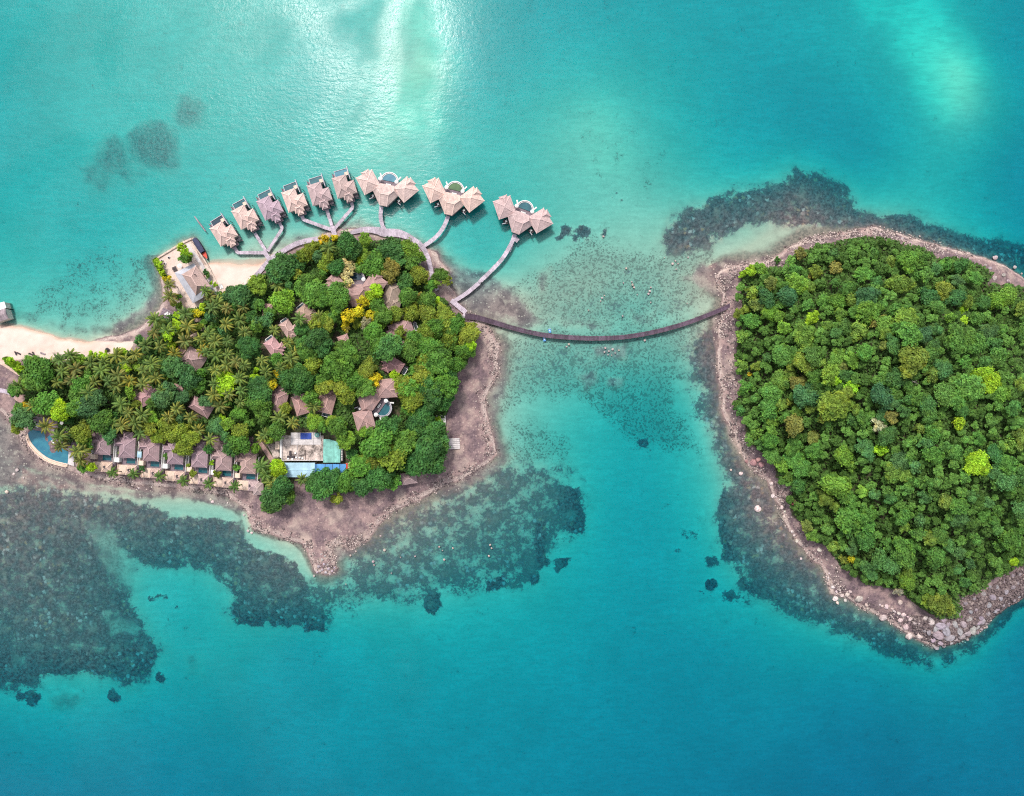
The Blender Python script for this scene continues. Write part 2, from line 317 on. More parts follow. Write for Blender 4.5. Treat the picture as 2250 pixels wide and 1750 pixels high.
DEPTH = "50,50,2.4 300,100,1.95 600,100,1.75 800,60,1.70 950,150,1.00 880,220,1.30 940,40,1.40 1010,90,2.70 1020,200,2.50 1100,100,3.20 1300,60,3.40 1600,200,3.90 1800,300,4.40 1850,120,3.60 1960,70,2.70 2050,60,2.30 2110,150,1.35 2130,240,1.60 2050,200,2.20 2010,260,3.00 2220,100,4.00 2230,350,4.60 1900,350,4.20 1650,350,3.40 1400,300,1.78 1300,250,1.55 1500,420,1.63 1300,450,1.26 1200,330,1.63 1000,350,1.90 700,300,1.80 850,300,1.30 500,300,1.9 200,300,2.2 700,180,2.10 420,450,2.1 50,500,2.4 200,560,2.40 100,660,1.50 300,640,1.00 560,530,0.70 800,500,1.20 990,540,1.80 1060,560,2.00 1250,560,0.81 1300,620,0.59 1400,560,0.67 1500,640,0.44 1100,650,0.35 1400,690,1.04 1200,720,0.67 1150,800,0.81 1400,770,1.04 1300,850,1.70 1400,900,2.90 1250,950,2.20 1480,900,2.40 1350,1000,3.40 1400,1100,4.20 1480,1180,4.20 1200,1080,1.80 1100,1000,0.80 1000,1150,1.00 900,1250,1.40 1250,1250,3.60 700,1270,1.20 600,1300,1.50 560,1150,0.80 400,1350,3.10 500,1450,3.50 350,1270,2.40 100,1200,0.80 300,1082,0.30 200,1068,0.30 400,1098,0.45 100,1400,1.50 200,1450,1.80 100,1560,3.60 300,1600,4.90 100,1720,5.80 700,1600,5.20 1000,1450,4.30 650,1420,4.20 1300,1400,4.90 1600,1400,4.90 1300,1650,6.20 1700,1600,6.30 2000,1600,6.50 2220,1720,7.20 2240,1440,5.60 1900,1490,5.20 1700,1260,1.60 1620,1150,1.30 1590,950,0.70 1900,1400,2.40 2150,1420,3.20 2240,500,4.40 2150,520,3.00 1950,455,1.90 1750,420,1.20 1560,480,1.10 1620,520,0.60 450,500,1.90 650,440,1.80 1450,1000,3.40 2400,900,5.00 -150,300,3.20 -150,1300,1.20 -200,1650,5.50 1125,-200,3.40 1125,1950,7.00 2450,1600,7.40 2450,100,5.00"  # also shoaled to imitate sunlit cloud-gap patches and milky glare at upper left

# coarse raster of every field, in photo pixels
GX = np.arange(-260, 2520, 5.0); GY = np.arange(-260, 2020, 5.0)
XX, YY = np.meshgrid(GX, GY, indexing='ij')
def tps(pts):
    p = np.array([[float(c) for c in q.split(',')] for q in pts.split()]); n = len(p); sx = 100.0
    def k(r2): return np.where(r2 > 0, 0.5 * r2 * np.log(r2 + 1e-12), 0)
    A = np.zeros((n + 3, n + 3)); xy = p[:, :2] / sx
    A[:n, :n] = k(((xy[:, None] - xy[None]) ** 2).sum(-1)) + np.eye(n) * 0.06
    A[:n, n] = 1; A[:n, n + 1:] = xy; A[n, :n] = 1; A[n + 1:, :n] = xy.T
    w = np.linalg.solve(A, np.concatenate([p[:, 2], [0, 0, 0]]))
    out = w[n] + w[n + 1] * XX / sx + w[n + 2] * YY / sx
    for i in range(n): out += w[i] * k((XX / sx - xy[i, 0]) ** 2 + (YY / sx - xy[i, 1]) ** 2)
    return np.clip(out, 0.25, 9.5)
def layer(defs, mode='max'):
    o = np.zeros(XX.shape)
    for s, v, f in defs:
        m = sstep(f, -f, sdf(poly(s), XX, YY))
        o = np.maximum(o, m * v) if v > 0 else o + m * v
    return o
F_ = {}
F_['d1'] = sdf(LAND1, XX, YY); F_['d2'] = sdf(LAND2, XX, YY)
F_['f1'] = sdf(FOREST1, XX, YY); F_['f2'] = sdf(FOREST2, XX, YY)
F_['beach'] = np.maximum(*[sstep(7, -7, sdf(b, XX, YY)) for b in BEACH])
F_['bdist'] = np.minimum(*[sdf(b, XX, YY) for b in BEACH])
F_['jet'] = sdf(JETTYGROUND, XX, YY)
F_['depth'] = tps(DEPTH)
rf = layer(REEF)
for q in SPOTS.split():
    a, b, r, v = map(float, q.split(',')); rf = np.maximum(rf, v * sstep(r * 1.25, r * .6, np.hypot(XX - a, YY - b)))
for s, v, f in SPARSE: rf = rf * (1 - (1 - v) * sstep(f, -f, sdf(poly(s), XX, YY)))
F_['channel'] = layer(CHANNEL)
F_['pale'] = layer([('1870,-120 2050,-120 2110,50 2170,150 2160,255 2115,275 2060,200 1990,125 1925,60', 1.0, 45), ('890,-100 960,-100 968,60 980,160 968,270 900,325 845,300 875,180 895,80', .75, 40), ('1240,230 1340,230 1420,340 1380,400 1290,380', .25, 50), ('730,300 900,290 900,370 730,370', .35, 50)])  # first two: sunlight through cloud gaps and glare halo, painted as paler seabed
F_['soft'] = np.zeros(XX.shape)
for a_, b_, r_, v_ in ((335, 318, 62, .8), (305, 300, 40, .5), (245, 340, 52, .62), (210, 385, 40, .5), (275, 365, 45, .45), (412, 242, 42, .6), (360, 350, 40, .5)): F_['soft'] = np.maximum(F_['soft'], v_ * sstep(r_ * 1.5, r_ * .3, np.hypot(XX - a_, YY - b_)))
F_['soft'] = np.maximum(F_['soft'], layer([(a, min(1, v * 1.15), f + 34) for a, v, f in REEF[:6]] + [("1440,1380 1560,1330 1640,1350 1600,1400", .3, 40), ("90,1540 160,1530 170,1560 100,1570", .5, 14), ("395,1440 440,1440 440,1490 400,1490", .4, 20)]))
F_['reef'] = rf * (1 - F_['channel']); F_['rub'] = np.clip(layer(RUB), 0, 1); F_['pink'] = layer(PINKFLAT)
def samp(name, u, v):
    a = F_[name]; x = np.clip((u - GX[0]) / 5.0, 0, len(GX) - 1.001); y = np.clip((v - GY[0]) / 5.0, 0, len(GY) - 1.001)
    i = x.astype(int); j = y.astype(int); fx = x - i; fy = y - j
    return (a[i, j] * (1 - fx) + a[i + 1, j] * fx) * (1 - fy) + (a[i, j + 1] * (1 - fx) + a[i + 1, j + 1] * fx) * fy

def terrain(u, v):
    """u, v: photo pixels on the water plane -> height and surface weights"""
    u = np.asarray(u, float); v = np.asarray(v, float)
    wu = u + (fbm(u, v, 46, 4, 11) - .5) * 26; wv = v + (fbm(u, v, 46, 4, 23) - .5) * 26
    su = u + (fbm(u, v, 22, 3, 31) - .5) * 9; sv = v + (fbm(u, v, 22, 3, 37) - .5) * 9
    d1 = samp('d1', su, sv); d2 = samp('d2', su, sv); d = np.minimum(d1, d2)
    f1 = samp('f1', su, sv); f2 = samp('f2', su, sv)
    out = np.maximum(d, 0)
    dep = samp('depth', u, v) * (1 - np.exp(-out / 16.0)) + 0.02
    reef = samp('reef', wu, wv)
    n = fbm(u, v, 9, 3, 51)
    dep = np.maximum(dep - reef * (n - .35) * 1.1 * np.clip(out / 20, 0, 1), 0.04 + 0 * dep)
    pink = samp('pink', wu, wv)
    dep = dep * (1 - .6 * pink) * (1 - .35 * np.clip(samp('soft', wu, wv), 0, 1))
    ins1 = np.maximum(-d1, 0); ins2 = np.maximum(-d2, 0)
    hill1 = 7.5 * sstep(10, 190, -f1) * (0.35 + 0.65 * sstep(420, 760, u)); hill2 = 24 * sstep(-5, 260, -f2) + 2.2 * sstep(0, 30, ins2)
    shore = 1.35 * (1 - np.exp(-(ins1 + ins2) / 16.0)) * (0.55 + 0.9 * fbm(u, v, 30, 3, 71))
    z = np.where(d > 0, -dep, shore + np.where(d1 < d2, hill1, hill2) + (n - .5) * .25 * np.clip((ins1 + ins2) / 10, 0, 1))
    jet = sstep(3, -1, samp('jet', u, v)); z = z * (1 - jet) + 0.9 * jet
    beach = samp('beach', su, sv) * np.clip(1 - 0 * d, 0, 1)
    beach = np.maximum(beach, jet)
    forest = np.maximum(sstep(4, -10, f1), sstep(4, -10, f2)) * (1 - beach)
    shoreband = sstep(8, -2, d) * (1 - samp('beach', u, v)) * sstep(1, 12, np.abs(samp('channel', wu, wv) - 1) * 12)
    nolagoon = sstep(35, 55, np.hypot(u - 330, v - 600) / 2.2)
    near = sstep(52, 4, np.maximum(d, 0)) * (1 - sstep(30, 0, samp('bdist', u, v))) * (1 - samp('channel', wu, wv)) * np.where(v < 560, np.where(u < 1200, .55, 1), 1)
    pinkw = np.clip(np.maximum(pink, shoreband * .9 * np.where(d > 0, nolagoon, 1)), 0, 1)
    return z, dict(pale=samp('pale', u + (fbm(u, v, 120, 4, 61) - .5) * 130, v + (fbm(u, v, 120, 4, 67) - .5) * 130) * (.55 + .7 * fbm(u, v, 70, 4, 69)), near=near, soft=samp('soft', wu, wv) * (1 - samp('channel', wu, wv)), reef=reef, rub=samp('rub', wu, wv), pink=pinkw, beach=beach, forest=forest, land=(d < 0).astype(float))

def ground(px, py):
    """height of the ground seen at a photo pixel"""
    z = 0.0
    for _ in range(3):
        f = (CAMH - max(z, 0)) / CAMH
        z = float(terrain(np.array([1125 + (px - 1125) * f]), np.array([875 + (py - 875) * f]))[0][0])
    return z
def at(px, py, dz=0.0, lift=None):
    """world point standing on the ground such that a point dz above the ground shows at the pixel; returns x, y, ground z"""
    z = 0.0
    for _ in range(4):
        f = (CAMH - (max(z, 0) + dz)) / CAMH
        z = float(terrain(np.array([1125 + (px - 1125) * f]), np.array([875 + (py - 875) * f]))[0][0])
    x, y = P(px, py, max(z, 0) + dz)
    return x, y, z

# ------------------------------------------------------------------ the ground: one sheet, cut by what it is made of
def seabed_mat():
    m, nt = new_mat('seabed_and_shore'); N = NT(nt); p = N.pos()
    soft = N.attr('soft'); reef = N.attr('reef'); rub = N.attr('rub'); pink = N.attr('pink'); beach = N.attr('beach'); forest = N.attr('forest'); land = N.attr('land')
    n1 = N.noise(p, 0.16, 6, .62); n2 = N.noise(p, 0.9, 5, .65); n3 = N.noise(p, 2.6, 3, .6); big = N.noise(p, 0.035, 4)
    # pale sand under the sea
    sand = N.mix(N.ramp(big, .35, .65), (0.57, 0.56, 0.43), (0.66, 0.61, 0.47))
    sand = N.mix(N.ramp(n2, .35, .7, 0, .3), sand, (0.40, 0.37, 0.30))
    sand = N.mix(N.ramp(N.noise(p, .55, 3, .6, .8), .35, .65, 0, .16), sand, (0.38, 0.36, 0.29))
    sand = N.mix(N.attr('pale'), sand, (0.74, 0.80, 0.55))  # painted-in sunlight: brightens the sand colour under the cloud gaps
    sand = N.mix(N.ramp(N.noise(p, .022, 6, .62, .6), .42, .72, 0, .30), sand, (0.36, 0.37, 0.28))
    mq = N.n('ShaderNodeMapping'); N.L.new(p, mq.inputs[0]); mq.inputs['Rotation'].default_value = (0, 0, R(-62)); mq.inputs['Scale'].default_value = (0.22, 1.0, 1.0)
    sand = N.mix(N.ramp(N.noise(mq.outputs[0], .62, 4, .65, .4), .36, .66, 0, .34), sand, (0.37, 0.37, 0.29))  # surface ripples and focused sunlight imitated by streaks painted into the sand
    # rubble and weed tufts scattered over the sand
    v2 = N.noise(p, 1.15, 2, .5, .5)
    dots = N.math('MULTIPLY', N.ramp(v2, .53, .60), N.ramp(N.math('ADD', rub, N.math('MULTIPLY', N.math('SUBTRACT', n1, .5), 1.4)), .12, .45))
    v3 = N.noise(p, .42, 4, .6, .4); dots = N.math('MAXIMUM', dots, N.math('MULTIPLY', N.ramp(v3, .55, .62), N.ramp(N.math('ADD', rub, N.math('MULTIPLY', N.math('SUBTRACT', n1, .5), 1.4)), .25, .6)))
    rubc = N.mix(N.ramp(n3, .35, .65), (0.065, 0.055, 0.052), (0.20, 0.16, 0.14))
    sand = N.mix(N.math('MULTIPLY', dots, .86), sand, rubc)
    stain = N.ramp(N.math('ADD', rub, N.math('MULTIPLY', N.math('SUBTRACT', n1, .5), 1.3)), .05, .75, 0, .52)
    sand = N.mix(stain, sand, (0.35, 0.29, 0.235))
    sand = N.mix(N.math('MULTIPLY', N.ramp(N.math('ADD', soft, N.math('MULTIPLY', N.math('SUBTRACT', n1, .5), .9)), .12, .8), .84), sand, N.mix(N.ramp(n2, .35, .65), (0.135, 0.115, 0.115), (0.33, 0.285, 0.25)))
    nr = N.ramp(N.math('ADD', N.attr('near'), N.math('MULTIPLY', N.math('SUBTRACT', n1, .5), 1.1)), .25, .85)
    sand = N.mix(N.math('MULTIPLY', nr, .85), sand, N.mix(N.ramp(n2, .38, .62), (0.125, 0.092, 0.088), (0.31, 0.225, 0.19)))
    # coral reef: dark beds broken by sand, with pale and rusty heads
    t = N.math('ADD', reef, N.math('ADD', N.math('MULTIPLY', N.math('SUBTRACT', n1, .5), 1.7), N.math('MULTIPLY', N.math('SUBTRACT', n2, .5), 1.5)))
    rm = N.math('MULTIPLY', N.ramp(t, .30, .62), N.ramp(reef, .03, .12))
    coral = N.mix(N.ramp(n2, .3, .7), (0.050, 0.042, 0.054), (0.205, 0.165, 0.172))
    coral = N.mix(N.ramp(n1, .5, .7, 0, .6), coral, (0.28, 0.22, 0.195))
    dn = N.n('ShaderNodeTexNoise'); N.L.new(p, dn.inputs[0]); dn.inputs['Scale'].default_value = .9; dn.inputs['Detail'].default_value = 3
    va_ = N.n('ShaderNodeVectorMath', operation='MULTIPLY_ADD'); N.L.new(dn.outputs[1], va_.inputs[0]); va_.inputs[1].default_value = (2.6, 2.6, 0); N.L.new(p, va_.inputs[2])
    heads = N.vor(va_.outputs[0], 0.5); hcol = N.vor(va_.outputs[0], 0.5, 1)
    sepc = N.n('ShaderNodeSeparateColor'); N.L.new(hcol, sepc.inputs[0])
    clump = N.ramp(N.noise(p, .07, 3), .44, .62)
    hm = N.math('MULTIPLY', N.math('MULTIPLY', N.ramp(heads, .52, .25), N.ramp(sepc.outputs[0], .5, .58)), clump)
    hc = N.mix(N.ramp(sepc.outputs[1], .55, .75), (0.44, 0.37, 0.36), (0.36, 0.23, 0.16))
    coral = N.mix(N.math('MULTIPLY', hm, .8), coral, hc)
    seab = N.mix(rm, sand, coral)
    # pinkish rocky shore and tidal flat
    pk = N.mix(N.ramp(n1, .35, .68), (0.385, 0.265, 0.247), (0.165, 0.112, 0.12))
    pk = N.mix(N.ramp(n2, .52, .72, 0, .75), pk, (0.115, 0.080, 0.085))
    sp = N.vor(p, 0.9); spc = N.vor(p, 0.9, 1); ss = N.n('ShaderNodeSeparateColor'); N.L.new(spc, ss.inputs[0])
    pk = N.mix(N.math('MULTIPLY', N.math('MULTIPLY', N.ramp(sp, .38, .2), N.ramp(ss.outputs[0], .6, .72)), .8), pk, (0.62, 0.48, 0.41))
    pk = N.mix(N.ramp(N.noise(p, .11, 5, .65), .50, .62, 0, .75), pk, (0.50, 0.385, 0.33))
    pk = N.mix(N.ramp(N.noise(p, .075, 5, .7), .56, .66, 0, .7), pk, (0.105, 0.075, 0.08))
    zz = N.n('ShaderNodeSeparateXYZ'); N.L.new(p, zz.inputs[0])
    rim = N.math('MULTIPLY', N.ramp(zz.outputs[2], .7, .3), N.ramp(zz.outputs[2], -.05, .08))
    pk = N.mix(N.math('MULTIPLY', N.math('MULTIPLY', rim, N.ramp(n1, .36, .56)), .85), pk, N.mix(N.ramp(n3, .4, .6), (0.62, 0.50, 0.45), (0.40, 0.31, 0.28)))
    pk = N.mix(N.math('MULTIPLY', N.ramp(zz.outputs[2], .62, 1.05), N.ramp(n1, .35, .6, .15, .7)), pk, N.mix(N.ramp(n2, .4, .65), (0.20, 0.14, 0.155), (0.105, 0.078, 0.09)))
    pm = N.ramp(N.math('ADD', pink, N.math('MULTIPLY', N.math('SUBTRACT', n1, .5), .9)), .22, .62)
    c = N.mix(pm, seab, pk)
    c = N.mix(N.math('MULTIPLY', land, N.math('SUBTRACT', 1.0, beach)), c, pk)
    # beach sand
    bs = N.mix(N.ramp(n1, .35, .7), (0.72, 0.575, 0.505), (0.64, 0.49, 0.42))
    bs = N.mix(N.ramp(n2, .55, .75, 0, .25), bs, (0.55, 0.40, 0.34))
    wet = N.n('ShaderNodeSeparateXYZ'); N.L.new(p, wet.inputs[0])
    bs = N.mix(N.ramp(wet.outputs[2], .55, .05, 0, .75), bs, N.mix(N.ramp(n1, .4, .6), (0.52, 0.33, 0.24), (0.60, 0.43, 0.33)))
    c = N.mix(N.ramp(N.math('ADD', beach, N.math('MULTIPLY', N.math('SUBTRACT', n2, .5), .3)), .4, .6), c, bs)
    # leaf litter under the trees
    so = N.mix(N.ramp(n2, .35, .65), (0.05, 0.075, 0.03), (0.13, 0.095, 0.07))
    c = N.mix(N.ramp(N.math('ADD', forest, N.math('MULTIPLY', N.math('SUBTRACT', n2, .5), .5)), .4, .6), c, so)
    h = N.math('ADD', N.math('MULTIPLY', n2, .6), N.math('MULTIPLY', n3, .25))
    hb = N.math('MULTIPLY', h, N.math('MAXIMUM', N.math('MAXIMUM', reef, pink), .15))
    N.out(N.principled(c, 0.92, 0.12, N.bump(hb, 0.9, 0.5)))
    return m
M['seabed'] = seabed_mat()

step = 0.6
ax = np.arange(-242, 242.01, step); ay = np.arange(-190, 190.01, step)
def skirt(a):
    e = [a[-1]]; s = step
    while e[-1] < 3200: s *= 1.45; e.append(e[-1] + s)
    pos = np.array(e[1:]); s0 = a[0]; e = [s0]; s = step
    while e[-1] > -3200: s *= 1.45; e.append(e[-1] - s)
    return np.concatenate([np.array(e[1:])[::-1], a, pos])
ax = skirt(ax); ay = skirt(ay)
WX, WY = np.meshgrid(ax, ay, indexing='ij')
U = WX / S + 1125; V = 875 - WY / S
far = np.maximum(np.maximum(np.abs(WX) - 300, np.abs(WY) - 240), 0)
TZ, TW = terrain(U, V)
k_ = np.clip(far / 150, 0, 1)
TZ = np.where(far > 0, TZ * (1 - k_) + (-7.5) * k_, TZ)
nx, ny = WX.shape
idx = np.arange(nx * ny).reshape(nx, ny)
Q = np.stack([idx[:-1, :-1], idx[1:, :-1], idx[1:, 1:], idx[:-1, 1:]], -1).reshape(-1, 4)
VV = np.stack([WX, WY, TZ], -1).reshape(-1, 3)
def qm(a): a = a.reshape(-1); return a[Q].mean(1)
zq = qm(TZ); bq = qm(TW['beach']); fq = qm(TW['forest']); lq = qm(TW['land'])
cls = np.where(lq < .5, 0, np.where(bq > .5, 1, np.where(fq > .5, 2, 3)))
for c, nm in ((0, 'seabed'), (1, 'beach'), (2, 'ground'), (3, 'shore')):
    q = Q[cls == c]; used, inv = np.unique(q, return_inverse=True)
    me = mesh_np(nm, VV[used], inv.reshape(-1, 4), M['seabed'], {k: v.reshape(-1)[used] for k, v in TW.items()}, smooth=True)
    o = bpy.data.objects.new(nm, me); col.objects.link(o); tag(o, kind='structure')

# ------------------------------------------------------------------ the sea: a closed body of clear water that swallows red light first
m, nt = new_mat('sea_water'); N = NT(nt); p = N.pos()
r1 = N.noise(p, 1.1, 3, .6, .4); r2 = N.noise(p, 0.4, 3, .6); patch = N.noise(p, 0.013, 3, .5, 1.2)
mp = N.n('ShaderNodeMapping'); N.L.new(p, mp.inputs[0]); mp.inputs['Rotation'].default_value = (0, 0, R(28)); mp.inputs['Scale'].default_value = (0.30, 1.0, 1.0)
r3 = N.noise(mp.outputs[0], 0.7, 3, .6, .5)
h = N.math('ADD', N.math('MULTIPLY', r1, .5), N.math('ADD', N.math('MULTIPLY', r2, 1.0), N.math('MULTIPLY', r3, .9)))
sx = N.n('ShaderNodeSeparateXYZ'); N.L.new(p, sx.inputs[0])
calm = N.ramp(N.math('ADD', sx.outputs[0], N.math('MULTIPLY', N.math('SUBTRACT', N.noise(p, .03, 4), .5), 40.0)), -44, -28)
h = N.math('MULTIPLY', h, N.math('SUBTRACT', 1.0, N.math('MULTIPLY', calm, .7)))
nb = N.bump(h, 0.6, 0.16)
fr = N.n('ShaderNodeFresnel'); fr.inputs[0].default_value = 1.31; N.L.new(nb, fr.inputs[1])
rgh = N.math('ADD', N.math('MULTIPLY', N.ramp(patch, .34, .64, .22, .46), N.math('SUBTRACT', 1.0, calm)), N.math('MULTIPLY', calm, .14))
gl = N.n('ShaderNodeBsdfGlossy'); N.L.new(nb, gl.inputs['Normal']); N.L.new(rgh, gl.inputs['Roughness'])
tr = N.n('ShaderNodeBsdfTransparent')
mx = N.n('ShaderNodeMixShader'); N.L.new(fr.outputs[0], mx.inputs[0]); N.L.new(tr.outputs[0], mx.inputs[1]); N.L.new(gl.outputs[0], mx.inputs[2])
va = N.n('ShaderNodeVolumeAbsorption'); va.inputs['Density'].default_value = 0.62; va.inputs['Color'].default_value = (0.0, 0.888, 0.957, 1)
N.out(mx.outputs[0], va.outputs[0])
M['sea'] = m
w = MB(); E = 3100
w.add([(-E, -E, -40), (E, -E, -40), (E, E, -40), (-E, E, -40), (-E, -E, 0), (E, -E, 0), (E, E, 0), (-E, E, 0)],
      [(3, 2, 1, 0), (4, 5, 6, 7), (0, 1, 5, 4), (1, 2, 6, 5), (2, 3, 7, 6), (3, 0, 4, 7)])
sea = tag(w.build('sea_water', m), kind='structure')
# ------------------------------------------------------------------ buildings
PX = S
ROOF = (0.64, 0.47, 0.42); ROOFP = (0.45, 0.335, 0.385); ROOFI = (0.40, 0.255, 0.235); RIDGE = (0.70, 0.53, 0.48)
def lighter(c, k=1.28): return tuple(min(.8, v * k) for v in c)
class Roof:
    """hipped thatched roof made of several blocks, with pale ridge caps"""
    def __init__(s): s.m = MB(); s.c = MB()
    def hip(s, x0, x1, y0, y1, z, rise, hip=1.0, rot=0.0, c=None, caps=True):
        w, l = x1 - x0, y1 - y0; k = min(w, l) / 2 * hip
        if w <= l: ra, rb = ((x0 + x1) / 2, y0 + k), ((x0 + x1) / 2, y1 - k)
        else: ra, rb = (x0 + k, (y0 + y1) / 2), (x1 - k, (y0 + y1) / 2)
        if abs(w - l) < 1e-6 and hip == 1.0: rb = ra
        c = c or ((x0 + x1) / 2, (y0 + y1) / 2); ca, sa = math.cos(rot), math.sin(rot)
        T = lambda x, y, zz: (c[0] + (x - c[0]) * ca - (y - c[1]) * sa, c[1] + (x - c[0]) * sa + (y - c[1]) * ca, zz)
        A, B, C, D = T(x0, y0, z), T(x1, y0, z), T(x1, y1, z), T(x0, y1, z); E, G = T(*ra, z + rise), T(*rb, z + rise)
        lo = [T(x, y, z - .22) for x, y in ((x0, y0), (x1, y0), (x1, y1), (x0, y1))]
        if ra == rb:
            s.m.add([A, B, C, D, E], [(0, 1, 4), (1, 2, 4), (2, 3, 4), (3, 0, 4)])
        elif w <= l: s.m.add([A, B, C, D, E, G], [(0, 1, 4), (1, 2, 5, 4), (2, 3, 5), (3, 0, 4, 5)])
        else: s.m.add([A, B, C, D, E, G], [(0, 1, 5, 4), (1, 2, 5), (2, 3, 4, 5), (3, 0, 4)])
        s.m.add([A, B, C, D] + lo, [(0, 4, 5, 1), (1, 5, 6, 2), (2, 6, 7, 3), (3, 7, 4, 0), (7, 6, 5, 4)])
        if caps:
            segs = [(E, G)] if ra != rb else []
            if ra == rb: segs += [(A, E), (B, E), (C, E), (D, E)]
            elif w <= l: segs += [(A, E), (B, E), (C, G), (D, G)]
            else: segs += [(A, E), (D, E), (B, G), (C, G)]
            for a, b in segs: s.c.bar((a[0], a[1], a[2] + .05), (b[0], b[1], b[2] + .05), .34, .16)
    def poly(s, V, F, caps=()):
        s.m.add(V, F)
        for a, b in caps:
            a, b = V[a], V[b]; s.c.bar((a[0], a[1], a[2] + .05), (b[0], b[1], b[2] + .05), .34, .16)
    def build(s, parent, color, rc=None):
        o = s.m.build('roof', M['thatch'], parent, color)
        if s.c.v: s.c.build('ridge_cap', M['ridge'], o, rc or lighter(color))
        return o

def many(name, mat, parent, boxes, bevel=0.0):
    for b in boxes:
        m_ = MB(); m_.box(*b); m_.build(name, M[mat], parent, bevel=bevel)
def lounger(mb, x, y, z, rz, L=2.0, W=.7):
    mb.box(x - W / 2, x + W / 2, y - L / 2, y + L * .15, z + .25, z + .36, rot=rz, c=(x, y))
    ca, sa = math.cos(rz), math.sin(rz)
    T = lambda a, b, zz: (x + a * ca - b * sa, y + a * sa + b * ca, zz)
    mb.add([T(-W / 2, L * .15, z + .25), T(W / 2, L * .15, z + .25), T(W / 2, L / 2, z + .62), T(-W / 2, L / 2, z + .62), T(-W / 2, L * .15, z + .36), T(W / 2, L * .15, z + .36), T(W / 2, L / 2, z + .74), T(-W / 2, L / 2, z + .74)],
           [(3, 2, 1, 0), (4, 5, 6, 7), (0, 1, 5, 4), (1, 2, 6, 5), (2, 3, 7, 6), (3, 0, 4, 7)])
    for a in (-W / 2 + .06, W / 2 - .06):
        for b in (-L / 2 + .1, L * .1): q = T(a, b, z); mb.box(q[0] - .04, q[0] + .04, q[1] - .04, q[1] + .04, z, z + .26)

def parasol(x, y, z, r, label, mat='white', group=None, name='parasol', ht=2.3):
    t = thing(name, label, 'parasol', (x, y, z), random.random() * 3, group)
    c = MB(); n = 8
    c.add([(0, 0, ht + .45)] + [(r * math.cos(2 * math.pi * k / n), r * math.sin(2 * math.pi * k / n), ht) for k in range(n)], [(0, 1 + k, 1 + (k + 1) % n) for k in range(n)])
    c.add([(0, 0, ht + .40)] + [(r * math.cos(2 * math.pi * k / n), r * math.sin(2 * math.pi * k / n), ht - .05) for k in range(n)], [(0, 1 + (k + 1) % n, 1 + k) for k in range(n)])
    for k in range(n):
        a, b = 2 * math.pi * k / n, 2 * math.pi * (k + 1) / n
        c.add([(r * math.cos(a), r * math.sin(a), ht), (r * math.cos(b), r * math.sin(b), ht), (r * math.cos(b), r * math.sin(b), ht - .05), (r * math.cos(a), r * math.sin(a), ht - .05)], [(3, 2, 1, 0)])
    c.build('canopy', M[mat], t)
    p = MB(); p.tube([(0, 0, 0), (0, 0, ht + .5)], .05); p.cone(0, 0, 0, .1, .35, .3); p.build('pole', M['wood'], t)
    return t

def rect_pool(parent, x0, x1, y0, y1, z, wall=.35, mat='pool', below=1.2, rim='wood'):
    """raised rectangular pool: coping walls and a water sheet"""
    w = MB()
    w.box(x0, x1, y1 - wall, y1, z - below, z + .12); w.box(x0, x1, y0, y0 + wall, z - below, z + .12)
    w.box(x0, x0 + wall, y0 + wall, y1 - wall, z - below, z + .117); w.box(x1 - wall, x1, y0 + wall, y1 - wall, z - below, z + .117)
    o = w.build('pool', M[rim], parent)
    s = MB(); s.box(x0 + wall, x1 - wall, y0 + wall, y1 - wall, z - below + .05, z - .12); s.build('pool_water', M[mat], o)
    return o

